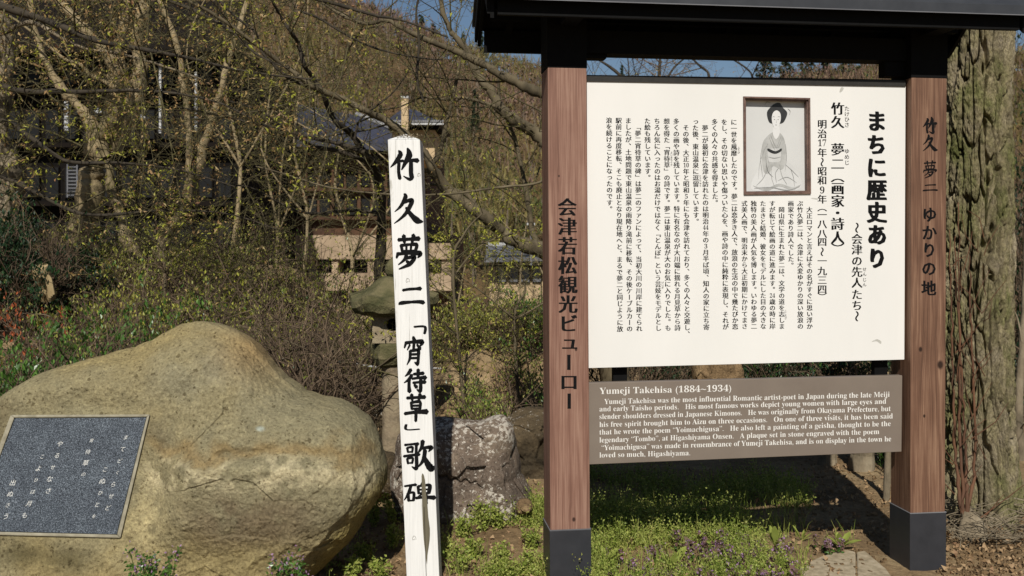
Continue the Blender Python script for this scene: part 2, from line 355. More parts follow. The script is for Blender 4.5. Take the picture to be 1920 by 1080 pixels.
def tubes_geo(pl, n=4):
    """list of (pts,rad) -> quads (open tubes), fast"""
    Vs = []; Fs = []; k = 0
    a = np.arange(n)*2*math.pi/n; ca, sa = np.cos(a), np.sin(a)
    for pts, rad in pl:
        m_ = len(pts); t = np.empty_like(pts); t[1:-1] = pts[2:]-pts[:-2]; t[0] = pts[1]-pts[0]; t[-1] = pts[-1]-pts[-2]
        t /= np.linalg.norm(t, axis=1)[:, None]+1e-9
        ref = np.array([.31, .17, .93]) if abs(t[0, 2]) < .8 else np.array([.9, .3, .1])
        u = np.cross(t, ref); u /= np.linalg.norm(u, axis=1)[:, None]+1e-9; w = np.cross(t, u)
        V = pts[:, None]+rad[:, None, None]*(ca[None, :, None]*u[:, None]+sa[None, :, None]*w[:, None])
        Vs.append(V.reshape(-1, 3)); i = np.arange(m_-1)[:, None]*n; j = np.arange(n)[None]; j2 = (j+1) % n
        Fs.append((np.stack([i+j, i+j2, i+n+j2, i+n+j], -1).reshape(-1, 4))+k); k += m_*n
    return np.concatenate(Vs), np.concatenate(Fs)
def smooth_path(pts, rad, sub=5):
    pts = np.asarray(pts, float); rad = np.asarray(rad, float)*np.ones(len(pts)); n = len(pts)
    t = np.linspace(0, n-1, (n-1)*sub+1); i = np.clip(t.astype(int), 0, n-2); f = (t-i)[:, None]
    g = lambda k: pts[np.clip(k, 0, n-1)]
    a, b_, c, d = g(i-1), g(i), g(i+1), g(i+2)
    q = .5*((2*b_)+(-a+c)*f+(2*a-5*b_+4*c-d)*f*f+(-a+3*b_-3*c+d)*f**3)
    return q, np.interp(t, np.arange(n), rad)
def grow(p, d, L, r, lv, out, tips, rg, wob=.25, grav=0., kids=(5, 4, 3), ratio=.55, ang=.9, nseg=6):
    n = nseg; pts = [p]; q = p; dd = d/np.linalg.norm(d)
    for i in range(n):
        dd = dd+rg.normal(size=3)*wob/n**.5*.8+np.array([0, 0, grav/n]); dd /= np.linalg.norm(dd)
        q = q+dd*L/n; pts.append(q)
    pts = np.array(pts); rad = np.linspace(r, r*.35, n+1); out[lv if lv < len(out) else -1].append((pts, rad))
    if lv+1 < len(kids)+1 and lv < len(kids):
        for _ in range(kids[lv]):
            f = rg.uniform(.2, 1); k = min(int(f*n), n-1); pp = pts[k]+(pts[k+1]-pts[k])*(f*n-k)
            dn = pts[k+1]-pts[k]; dn /= np.linalg.norm(dn); s = rg.normal(size=3); s -= dn*s.dot(dn); s /= np.linalg.norm(s)
            grow(pp, dn*math.cos(ang)+s*math.sin(ang), L*ratio*rg.uniform(.6, 1.2), max(r*.5, .0012), lv+1, out, tips, rg, wob, grav, kids, ratio, ang, max(3, nseg-1))
    else: tips.append(pts)
def tree_thing(name, root, limbs, label, cat, group=None, bark='bark_grey', twig='twig_olive', leafm=(('leaf_spring', .02, 3),), spawn=7., tl=.6, kids=(4, 3), seed=1, grav=0., wob=.3, bias=(0, 0, .15), trunk_sides=10, twr=.006, skip=0, leafup=-.35, knob=.08):
    """limbs: list of (points, radii) in world space; the first is the trunk. parts: trunk, limb.., twigs, leaves"""
    rg = np.random.default_rng(seed); e = empty(name, root); tag(e, label, cat, group)
    out = [[] for _ in range(4)]; tips = []
    for li, (pts, rad) in enumerate(limbs):
        q, rr = smooth_path(pts, rad, 6)
        q = q+rg.normal(size=q.shape)*rr[:, None]*.10; rr = rr*(1+knob*rg.normal(size=len(rr)))
        V, Fq = tubes_geo([(q, rr)], trunk_sides)
        V = V+ (fbm(V*(.5/max(rr.max(), .01)), 3, seed)[:, None]*rr.max()*.25)*np.array([1, 1, 0])
        mesh_np('trunk' if li == 0 else 'limb', V, Fq, M[bark], e, True)
        ln = np.linalg.norm(np.diff(q, axis=0), axis=1); tot = ln.sum(); cum = np.concatenate([[0], np.cumsum(ln)])
        for _ in range(int(tot*spawn)):
            s = rg.uniform(skip if li == 0 else .1, 1)*tot; k = min(np.searchsorted(cum, s), len(q)-1)
            dn = q[k]-q[k-1]; dn /= np.linalg.norm(dn)+1e-9; sd = rg.normal(size=3); sd -= dn*sd.dot(dn); sd /= np.linalg.norm(sd)
            grow(q[k], dn*.45+sd*.9+np.array(bias), tl*rg.uniform(.5, 1.4), min(rr[k]*.5, twr)*rg.uniform(.6, 1.2), 0, out, tips, rg, wob, grav, kids)
    allt = sum(out, [])
    if allt:
        big = out[0]; 
        g = [tubes_geo(big, 5)]
        sm_ = sum(out[1:], [])
        if sm_: g.append(tubes_geo(sm_, 3))
        V, Fq = join(g); o = mesh_np('twigs', V, Fq, M[twig], e, True); tag(o, kind='stuff')
    for (lm, ls, ln_) in leafm:
        if not tips: break
        C = []
        for t in tips:
            for _ in range(rg.poisson(ln_)):
                f = rg.uniform(.15, 1)*(len(t)-1); k = min(int(f), len(t)-2); C.append(t[k]+(t[k+1]-t[k])*(f-k))
        if C:
            C = np.array(C); C = C[fbm(C*1.6, 2, seed+int(ls*1e4)) > -.12]
            leaves('leaves', C, ls*rg.uniform(.6, 1.3, len(C)), M[lm], e, rg, .42, (leafup,))
    return e

# ------------------------------------------------------------------ the sign: frame of reference
PHI = math.atan(.127); AX = np.array([math.cos(PHI), math.sin(PHI), 0]); NN = np.array([math.sin(PHI), -math.cos(PHI), 0]); UP = np.array([0, 0, 1.])
PT = P(1103, 450, 3.33); PT[2] = 0
def SP(px, py, off=0.):
    d = np.array([(px-960)/F, 1, (HOR-py)/F]); t = (off+PT.dot(NN))/d.dot(NN); return d*t+np.array([0, 0, CH])
S0 = SP(1028, 450); S0[2] = 0                     # foot of the front left edge of the left pillar
def L(s, t, z): return S0+AX*s-NN*t+UP*z       # s along the board, t backwards, z up
def s_of(px): return (SP(px, 450)-S0).dot(AX)
board = empty('notice_board', L(.6, .07, 0)); tag(board, 'roofed wooden notice board with a large white Japanese text panel and a taupe English panel', 'notice board')
def pillar(xl0, y0, xl1, y1, xr0, xr1, mt, ycap):
    def edge(xa, ya, xb, yb, z):
        A, B = SP(xa, ya), SP(xb, yb); f = (z-A[2])/(B[2]-A[2]); return A+(B-A)*f
    zt = CH+.80; zk = SP(xl0, y0)[2]; zc = SP(xl1, ycap)[2]; mb = MB(); D = -NN*.139
    def ring(z, e=0.):
        a = edge(xl0, y0, xl1, y1, z)-AX*e+NN*e; c = edge(xr0, y0, xr1, y1, z)+AX*e+NN*e; return [a, c, c+D-NN*2*e, a+D-NN*2*e]
    mb.hexa(ring(zc)+ring(zk)); mk = MB(); mk.hexa(ring(zk+.0003, .0012)+ring(zt, .0012)); mk.build('painted_eave_shadow', M['black_paint'], board); pp = mb.build('pillar', mt, board, bevel=.003)  # black block around the pillar top stands in for the eave shadow
    m2 = MB(); m2.hexa(ring(-.15, .003)+ring(zc, .003)); sl_ = m2.build('metal_sleeve', M['cap_metal'], board, bevel=.002)
    m3 = MB()
    a = ring(zc, .0035); b_ = ring(zc+.0025, .0035); m3.hexa(a+b_); m3.build('sleeve_rim', M['grey_metal'], board)
    return pp
def rel(p): return tuple(np.asarray(p)-np.array(board.location))
kl = [(*rel(SP(1076, 974)), .0075), (*rel(SP(1080, 655)), .006), (*rel(SP(1048, 330)), .004)]
kr = [(*rel(SP(1726, 655)), .009), (*rel(SP(1763, 684)), .015), (*rel(SP(1733, 780)), .006), (*rel(SP(1752, 236)), .008)]
wb, wd, wl = lin((125, 92, 78)), lin((100, 71, 59)), lin((152, 121, 104))
M['pillar_wood_left'] = woodmat('pillar_wood_left', wb, wd, wl, kl, freq=60)
M['pillar_wood_right'] = woodmat('pillar_wood_right', lin((108, 79, 62)), lin((80, 57, 44)), lin((142, 112, 90)), kr, freq=85)
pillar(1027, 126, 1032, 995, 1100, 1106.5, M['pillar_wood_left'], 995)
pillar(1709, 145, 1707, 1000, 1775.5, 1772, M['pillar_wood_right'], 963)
sL, sR = 0.0, s_of(1775)
# roof (gable, ridge along the board)
def LL(x, y, z): return L(x, y, z)
ze = CH+.737; sl0 = -.205; sr0 = sR+.19; tf, tr, tm = -.155, .31, .07; rise = .19
def slab_roof(t0, t1, za, zb, th, s0, s1, name, m):
    mb = MB(); mb.hexa([L(s0, t0, za), L(s1, t0, za), L(s1, t1, zb), L(s0, t1, zb), L(s0, t0, za+th), L(s1, t0, za+th), L(s1, t1, zb+th), L(s0, t1, zb+th)]); return mb.build(name, m, board)
slab_roof(tf, tm, ze+.045, ze+.045+rise, .018, sl0, sr0, 'roof_sheathing', M['black_paint'])
slab_roof(tr, tm+.0005, ze+.045, ze+.045+rise, .018, sl0, sr0, 'roof_sheathing', M['black_paint'])
slab_roof(tf-.035, tm, ze+.066, ze+.066+rise+.026, .012, sl0-.03, sr0+.03, 'roof_panel', M['roof_metal'])
slab_roof(tr+.03, tm+.0005, ze+.066, ze+.066+rise+.026, .012, sl0-.03, sr0+.03, 'roof_panel', M['roof_metal'])
mb = MB(); mb.box(sl0-.03, sr0+.03, tf-.037, tf-.030, ze+.042, ze+.0775, L); mb.build('roof_edge_flashing', M['roof_metal'], board, bevel=.001)
mb = MB(); mb.box(sl0-.03, sr0+.03, tf-.0385, tf-.0372, ze+.0415, ze+.0445, L); mb.build('flashing_lip', M['grey_metal'], board)
for t0, z0 in ((tf, ze), (tr-.02, ze-.036)):
    mb = MB(); mb.box(sl0+.012, sr0-.012, t0, t0+.02, z0, ze+.045, L); mb.build('fascia_board', M['black_paint'], board)
for s in (sl0-.012, sr0):      # barge boards, two layers
    for (ta, tb) in ((tf, tm), (tr, tm)):
        for k, (dz, w_) in enumerate(((0, .012), (.014, .010))):
            sA = s+(k*(-.011) if s < 0 else k*.0125)
            mb = MB(); mb.hexa([L(sA, ta, ze-.012+dz), L(sA+w_, ta, ze-.012+dz), L(sA+w_, tb, ze+rise-.012+dz), L(sA, tb, ze+rise-.012+dz),
                                L(sA, ta, ze+.062), L(sA+w_, ta, ze+.062), L(sA+w_, tb, ze+rise+.06), L(sA, tb, ze+rise+.06)]); mb.build('barge_board', M['black_paint'], board)
def soffit(t): return ze+.045+rise*(1-(abs(t-tm)/((tm-tf) if t < tm else (tr-tm))))
for k in range(9):             # rafters
    s = sl0+.09+k*(sr0-sl0-.18)/8
    for (ta, tb) in ((tf+.021, tm), (tr-.021, tm)):
        mb = MB(); za, zb = soffit(ta), soffit(tb-.0001)
        mb.hexa([L(s, ta, za-.03), L(s+.026, ta, za-.03), L(s+.026, tb, zb-.03), L(s, tb, zb-.03), L(s, ta, za-.001), L(s+.026, ta, za-.001), L(s+.026, tb, zb-.001), L(s, tb, zb-.001)]); mb.build('rafter', M['black_paint'], board)
for t_ in (-.06, .20):
    z_ = soffit(t_)-.031; mb = MB(); mb.box(sl0+.03, sr0-.03, t_-.018, t_+.018, z_-.04, z_, L); mb.build('purlin', M['black_paint'], board)
mb = MB(); mb.box(sl0+.03, sr0-.03, tm-.022, tm+.022, ze+.13, ze+.13+.07, L); mb.build('ridge_beam', M['black_paint'], board)
mb = MB(); mb.box(.0735*0+.14, s_of(1709)-.001, .03, .11, CH+.655, CH+.735, L); mb.build('header_beam', M['black_paint'], board)
for s in (sL+.07, s_of(1742)):
    mb = MB(); mb.box(s-.03, s+.03, -.13, .28, ze+.005, ze+.06, L); mb.build('cross_arm', M['black_paint'], board)
    s2 = .14 if s < 1 else s_of(1709)-.001; d_ = 1 if s < 1 else -1
    a, c = sorted((s2, s2+d_*.075)); mb = MB(); mb.box(a, c, .045, .095, CH+.60 if s > 1 else CH+.64, CH+.6545, L); mb.build('bracket', M['black_paint'], board)
# Japanese panel with the picture recess
OB = -.03
q = lambda pts, off: [SP(x, y, off) for x, y in pts]
outer = [(1100.5, 142), (1698, 151), (1695.5, 674), (1102, 690)]; inner = [(1396, 184), (1515, 187), (1516.5, 360), (1397, 361.5)]
mb = MB(); o0 = q(outer, OB); i0 = q(inner, OB); o1 = [p-NN*.034 for p in o0]; i1 = [p-NN*.026 for p in i0]
mb.V += [tuple(p) for p in o0+i0+o1+i1]
for k in range(4):
    k2 = (k+1) % 4; mb.F += [(k, k2, 4+k2, 4+k), (k, 8+k, 8+k2, k2), (4+k, 4+k2, 12+k2, 12+k)]
mb.F += [(8, 9, 10, 11), (12, 13, 14, 15)]
jp = mb.build('text_panel', M['board_white'], board)
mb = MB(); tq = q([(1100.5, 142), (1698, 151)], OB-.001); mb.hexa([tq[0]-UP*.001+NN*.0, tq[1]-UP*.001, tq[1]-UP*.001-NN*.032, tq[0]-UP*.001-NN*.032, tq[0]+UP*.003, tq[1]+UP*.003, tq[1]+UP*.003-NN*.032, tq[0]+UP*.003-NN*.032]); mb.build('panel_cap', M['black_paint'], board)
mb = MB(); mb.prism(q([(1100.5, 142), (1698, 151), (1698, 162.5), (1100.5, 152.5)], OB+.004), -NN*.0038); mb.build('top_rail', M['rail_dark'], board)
# frame and picture
fo = [(1393, 181), (1518, 184), (1519.5, 363.5), (1394, 365)]
for k in range(4):
    k2 = (k+1) % 4; a = [SP(*fo[k], OB+.0005), SP(*fo[k2], OB+.0005), SP(*inner[k2], OB+.0005), SP(*inner[k], OB+.0005)]
    mb = MB(); mb.prism(a, NN*.006); mb.build('picture_frame', M['frame_wood'], board)
    inn = [np.array(inner[k]), np.array(inner[k2])]; c = np.mean(np.array(inner), 0)
    jn = [c+(p-c)*np.array([.955, .97]) for p in inn]
    a = [SP(*inn[0], OB-.001), SP(*inn[1], OB-.001), SP(*inn[1], OB-.001)+(SP(*jn[1], OB-.001)-SP(*inn[1], OB-.001)), SP(*jn[0], OB-.001)]
    mb = MB(); mb.prism(a, -NN*.020); mb.build('frame_lining', M['frame_wood'], board)
OPC = OB-.0235
pic = mesh_np('picture', np.array(q([(1394, 183), (1516, 186), (1518, 362), (1395, 363)], OPC)), [(0, 1, 2, 3)], M['paper'], board)
def flat(name, pts, m, off, parent, sp=SP, sub=4):
    """closed smooth outline as a flat shape"""
    pts = np.array(pts, float); n = len(pts)
    if sub:
        o = []
        for i in range(n):
            a, b_, c, d = pts[i-1], pts[i], pts[(i+1) % n], pts[(i+2) % n]
            for k in range(sub):
                f = k/sub; o.append(.5*((2*b_)+(-a+c)*f+(2*a-5*b_+4*c-d)*f*f+(-a+3*b_-3*c+d)*f**3))
        pts = np.array(o)
    V = np.array([sp(x, y, off) for x, y in pts]); return mesh_np(name, V, [tuple(range(len(V)))], m, parent)
def pp_(l): return [(1397+(50-(x-50)*.84)*1.18, 186+y*1.74) for x, y in l]     # picture coordinates 0..100
fl = [  # a plain seated figure in a pale robe, ink wash
 ('wash', [(4, 96), (10, 78), (30, 66), (45, 50), (72, 52), (84, 74), (96, 88), (95, 98), (50, 99)], 'wash_pale', .0002),
 ('wash', [(34, 46), (42, 37), (52, 35), (64, 38), (76, 47), (78, 62), (74, 78), (64, 80), (56, 72), (40, 76), (32, 66)], 'wash_grey', .0004),
 ('wash', [(41, 55), (50, 53), (66, 55), (67, 66), (54, 68), (42, 66)], 'wash_pale', .0006),
 ('neck', [(46, 28), (54, 28), (57, 37), (51, 43), (44, 37)], 'skin_pale', .0008),
 ('hair', [(32, 20), (30, 14), (38, 9), (44, 4), (54, 5), (62, 9), (68, 14), (66, 22), (60, 26), (40, 26)], 'wash_dark', .0010),
 ('face', [(43, 15), (50, 12), (57, 15), (59, 22), (56, 29), (51, 32), (46, 29), (42, 22)], 'skin_pale', .0012),
 ('sash', [(41, 53), (52, 56), (66, 53), (66, 56), (53, 59), (41, 56)], 'wash_dark', .0009),
 ('hem', [(4, 92), (20, 95), (45, 91), (70, 96), (95, 93), (70, 99), (45, 94), (20, 98)], 'wash_grey', .0007)]
for nm, pts, mm, dz in fl: flat(nm, pp_(pts), M[mm], OPC+dz, pic)
lines_ = [([(41, 39), (46, 47), (51, 54)], .9), ([(61, 39), (56, 46), (50, 53)], .9), ([(38, 41), (44, 49), (50, 56)], .6), ([(64, 41), (58, 49), (52, 56)], .6), ([(33, 48), (31, 62), (34, 78)], .9), ([(76, 48), (80, 64), (76, 84)], 1.0), ([(66, 46), (70, 60), (68, 80)], .7), ([(41, 54), (41, 62), (43, 69)], .7), ([(67, 56), (67, 62), (64, 69)], .7), ([(42, 62), (54, 63.5), (66, 62)], .8),
 ([(44, 70), (40, 82), (30, 92)], .7), ([(58, 70), (60, 82), (54, 94)], .6), ([(64, 70), (74, 84), (88, 93)], .8), ([(8, 84), (22, 76), (34, 70)], .6), ([(12, 90), (30, 84), (48, 88)], .5), ([(6, 94), (30, 98), (60, 95), (92, 96)], 1.0), ([(43, 19.5), (45.5, 18.7), (48, 19.3)], .35), ([(53, 19.3), (55.5, 18.7), (57.5, 19.5)], .35), ([(50.5, 22), (50, 25), (51.3, 25.6)], .28), ([(49.3, 28), (51, 27.6), (52.6, 28)], .55),
 ([(66, 48), (74, 56), (82, 70), (84, 86)], .7), ([(70, 66), (66, 78), (56, 84)], .5), ([(46, 74), (52, 80), (50, 90)], .5), ([(24, 74), (18, 84), (16, 94)], .4), ([(61, 4), (68, 3), (72, 6)], .8), ([(29, 10), (24, 13), (26, 17)], .8)]
for k_, (ln_, w_) in enumerate(lines_):
    a_ = np.array(ln_, float); q_, _w = smooth_path(np.c_[a_, 0*a_[:, 0]], 1., 5); q_ = q_[:, :2]; t_ = np.gradient(q_, axis=0); t_ /= np.linalg.norm(t_, axis=1)[:, None]+1e-9; n_ = np.c_[-t_[:, 1], t_[:, 0]]*(w_*.5*np.sin(np.linspace(.25, 2.9, len(q_))))[:, None]
    flat('brush_line', pp_([tuple(v) for v in np.r_[q_+n_, (q_-n_)[::-1]]]), M['wash_dark' if w_ < .6 and k_ > 15 else 'wash_line'], OPC+.0013+k_*.00001, pic, sub=0)
for (ax, ay) in ((47, 22), (54, 22)): flat('eye', pp_([(ax-1.4, ay), (ax, ay-.5), (ax+1.4, ay), (ax, ay+.4)]), M['wash_dark'], OPC+.0014, pic, sub=0)
# English panel
eo = [(1104, 718), (1692, 704), (1690.5, 847), (1105, 871)]; OE = -.036
mb = MB(); mb.prism(q(eo, OE), -NN*.028); en = mb.build('english_panel', M['taupe'], board, bevel=.0015)
for (x0, x1) in ((1150, 1176), (1640, 1664)):   # battens joining both panels behind
    mb = MB(); mb.prism(q([(x0, 300), (x1, 300), (x1, 840), (x0, 840)], OB-.036), -NN*.025); mb.build('rear_batten', M['black_paint'], board)

for pts in ([(1574, 173), (1577, 164), (1582, 165), (1579, 171)], [(1634, 641), (1644, 636), (1652, 640), (1651, 645), (1644, 640)], [(1522, 371), (1532, 372), (1533, 374), (1523, 373)]): flat('stain', pts, M['stain'], OB+.0003, jp)
# ------------------------------------------------------------------ lettering
GL = {}
def glyph(ch, off=0.0, res=2):
    k = (ch, off)
    if k not in GL:
        c = bpy.data.curves.new('g', 'FONT'); c.body = ch; c.offset = off; c.resolution_u = res
        o = bpy.data.objects.new('g', c); col.objects.link(o)
        me = bpy.data.meshes.new_from_object(o.evaluated_get(bpy.context.evaluated_depsgraph_get()))
        n = len(me.vertices); V = np.zeros(n*3); me.vertices.foreach_get('co', V)
        GL[k] = (V.reshape(-1, 3)[:, :2].copy(), [tuple(p.vertices) for p in me.polygons])
        bpy.data.objects.remove(o); bpy.data.curves.remove(c); bpy.data.meshes.remove(me)
    return GL[k]
def mb_(s):
    r = ''
    for c in s:
        if 'A' <= c <= 'Z': r += chr(0x1D400+ord(c)-65)
        elif 'a' <= c <= 'z': r += chr(0x1D41A+ord(c)-97)
        elif '0' <= c <= '9': r += chr(0x1D7CE+ord(c)-48)
        else: r += c
    return r
MINCHO = (-.003, ((-.034, 0), (-.011, 0), (.012, 0), (.034, 0)))
MINCHO_B = (-.004, ((-.046, 0), (-.023, 0), (0, 0), (.023, 0), (.046, 0)))
BRUSH = (0.004, ((-.05, -.022), (-.03, .02), (-.01, -.024), (.012, .024), (.03, -.018), (.05, .022)))
BRUSH_L = (0.0, ((-.032, -.012), (-.012, .014), (.012, -.012), (.032, .012)))
THIN = (0.0, ((-.012, 0), (.012, 0)))
def place(ch, cx, cy, size, style, acc, skew=0., wx=1.):
    """adds glyph polygons in picture-plane units (y down) to acc = (V2, F, Z)"""
    rotate = ch in 'ー〜（）「」『』~'
    if len(ch) > 1 or ch.isdigit():
        V, Fq = glyph(mb_(ch), 0.0); x0, x1 = V[:, 0].min(), V[:, 0].max(); w = (x1-x0)
        U = np.stack([(V[:, 0]-(x0+x1)/2)*(min(1, .86/w) if len(ch) > 1 else 1), -(V[:, 1]-.34)], 1); sh = ((0, 0),)
    else:
        V, Fq = glyph(ch, style[0]); sh = style[1]
        U = np.stack([V[:, 0]-.5, -(V[:, 1]-.38)], 1)
        if rotate: U = np.stack([-U[:, 1], U[:, 0]], 1)
        if ch in '、。': U = U+np.array([.55, -.55])
        if ch in 'っゃゅょァュ': U = U+np.array([.06, -.06])
    if len(V) == 0: return
    U[:, 0] += -U[:, 1]*0+skew*U[:, 1]; U[:, 0] *= wx
    for i, (a, b_) in enumerate(sh):
        k = len(acc[0]); W = U+np.array([a, b_]); W = W*size+np.array([cx, cy])
        acc[0].extend(W.tolist()); acc[1].extend([tuple(k+j for j in f) for f in Fq]); acc[2].extend([i*.00006]*len(W))
def emit(name, acc, parent, off, m, sp=SP):
    if not acc[0]: return
    V = np.array([sp(x, y, off+z) for (x, y), z in zip(acc[0], acc[2])]); return mesh_np(name, V, acc[1], m, parent)
def tokens(s):
    out = []; i = 0
    while i < len(s):
        if s[i].isdigit() and i+1 < len(s) and s[i+1].isdigit(): out.append(s[i:i+2]); i += 2
        else: out.append(s[i]); i += 1
    return out
def column(s, x0, y0, pitch, size, style, drift=0., parent=jp, off=OB+.0004, m='ink', name='lettering', ys=None, wx=1.):
    acc = ([], [], []); tk = tokens(s)
    for i, ch in enumerate(tk):
        if ch == '　': continue
        y = ys[i] if ys else y0+pitch*i
        place(ch, x0+drift*(y-y0), y, size, style, acc, wx=wx)
    return emit(name, acc, parent, off, M[m])
full = ['に一世を風靡したのです。夢二は恋多き人で、放浪の生活の中で幾たびか恋', 'をし、その切ない思いや傷ついた心を、画や詩の中に純粋に表現し、それが', '多くの人々の共感を得ました。',
 '　夢二が最初に会津を訪れたのは明治44年の3月半ば頃、知人の家に立ち寄', 'った後、東山温泉に逗留しています。', '　その後、大正10年と昭和5年にも会津を訪れており、多くの人々と交遊し、',
 '多くの画や詩を残しています。特に有名なのが大川端に揺れる月見草から詩', '想を得た「宵待草」の詩です。夢二は東山温泉が大のお気に入りでした。も', 'ちろん気に入ったのはお湯だけではなく『とんぼ』という芸妓をモデルとし',
 'た絵も残しています。', '　「夢二宵待草の碑」は夢二のファンによって、当初大川の川岸に建てられ', 'ましたが、土地問題で東山温泉の雨降り滝前に移転、その後ケーブルカーの', '駅前に再度移転、そこも廃止となり現在地へと、まるで夢二と同じように放', '浪を続けることになったのです。']
for k, s in enumerate(full):
    i = 13-k; n_ = len(tokens(s)); y0 = 225.7+.25*i; yb = 617-.36*i
    pitch = (yb-y0)/33 if n_ < 30 else (yb-y0)/(n_-1 if s[-1] not in '、' else n_-2)
    column(s, 1142+18*i, y0, pitch, 11.9, MINCHO, .0064)
right = ['　大正ロマンと言えばその名がすぐに思い浮か', 'ぶ竹久夢二は、会津に大変ゆかりの深い放浪の', '画家であり詩人でした。', '　岡山県に生まれた夢二は、文学の道を志しま', 'すが転じて絵画の道に進みます。24歳の時に岸',
 'たまきと結婚、彼女をモデルにした目の大きな', '独特の美人画が人気を博します。いわゆる夢二', '式美人画で、明治末から大正初期にかけてまさ']
for k, s in enumerate(right):
    n_ = len(tokens(s)); column(s, 1517.6-17.4*k, 381.5, 230.3/((n_-1) if n_ > 15 else 19.9), 11.6, MINCHO, .002)
column('まちに歴史あり', 1643.5, 227, 42.5, 41, BRUSH, .004, ys=[227, 271, 314, 356, 398, 440, 484], wx=.92)
column('〜会津の先人たち〜', 1606.8, 427, 20, 21, MINCHO, 0, ys=[427, 448, 468, 489, 509.6, 530, 552, 572.6, 593])
column('せん', 1621, 505, 9, 8, THIN); column('じん', 1621, 524.5, 9, 8, THIN)
column('竹久夢二（画家・詩人）', 1570.6, 203, 20, 25, MINCHO_B, 0, ys=[203.5, 228.7, 280, 307, 330, 353, 377, 399, 419.5, 445, 467])
column('たけひさ', 1588, 203.5, 10.2, 10, THIN); column('ゆめじ', 1588, 283.4, 10.8, 10, THIN)
column('明治17年〜昭和9年（一八八四〜一九三四）', 1541.6, 232.6, 17, 18, MINCHO, 0, ys=[232.6, 250.7, 268, 286, 304, 320.8, 338, 356.5, 373.4, 388, 402.5, 420, 438, 453.5, 472, 489, 508, 525, 542, 557])
for s, x, y in (('ふうび', 1385, 277), ('よいまちぐさ', 1259, 286), ('とうりゅう', 1313, 330), ('げいぎ', 1242.5, 530), ('こころざ', 1473, 583)): column(s, x, y, 4.6, 4.6, THIN)
column('会津若松観光ビューロー', 1063.5, 388, 36.4, 36, MINCHO_B, .010, parent=board, off=.0008)
# English lettering
def english(s, x0, x1, ya, yb, h, off=OE+.0006):
    V, Fq = glyph(mb_(s), -.004); V = V.copy(); a, c = V[:, 0].min(), V[:, 0].max()
    u = (V[:, 0]-a)/(c-a); X = x0+u*(x1-x0); Y = ya+(yb-ya)*u-V[:, 1]*h
    W = np.array([SP(x, y, off) for x, y in zip(X, Y)]); mesh_np('lettering', W, Fq, M['white_ink'], en)
english('Yumeji Takehisa (1884~1934)', 1124, 1371, 739, 733.6, 17.5)
for s, x0, x1, ya, yb in [('Yumeji Takehisa was the most influential Romantic artist-poet in Japan during the late Meiji', 1133, 1668, 757.8, 744),
 ('and early Taisho periods.   His most famous works depict young women with large eyes and', 1124, 1661.5, 771.6, 757),
 ('slender shoulders dressed in Japanese Kimonos.   He was originally from Okayama Prefecture, but', 1124, 1670, 786, 770.7),
 ('his free spirit brought him to Aizu on three occasions.   On one of three visits, it has been said', 1124, 1674, 800.8, 784.6),
 ('that he wrote the poem “Yoimachigusa”.   He also left a painting of a geisha, thought to be the', 1124, 1670, 815, 798.8),
 ('legendary “Tombo”, at Higashiyama Onsen.   A plaque set in stone engraved with the poem', 1124, 1648.6, 829.8, 813.7),
 ('“Yoimachigusa” was made in remembrance of Yumeji Takehisa, and is on display in the town he', 1128, 1671, 844.3, 827.4), ('loved so much, Higashiyama.', 1124, 1294, 858, 853.7)]:
    english(s, x0, x1, ya, yb, 14.2)
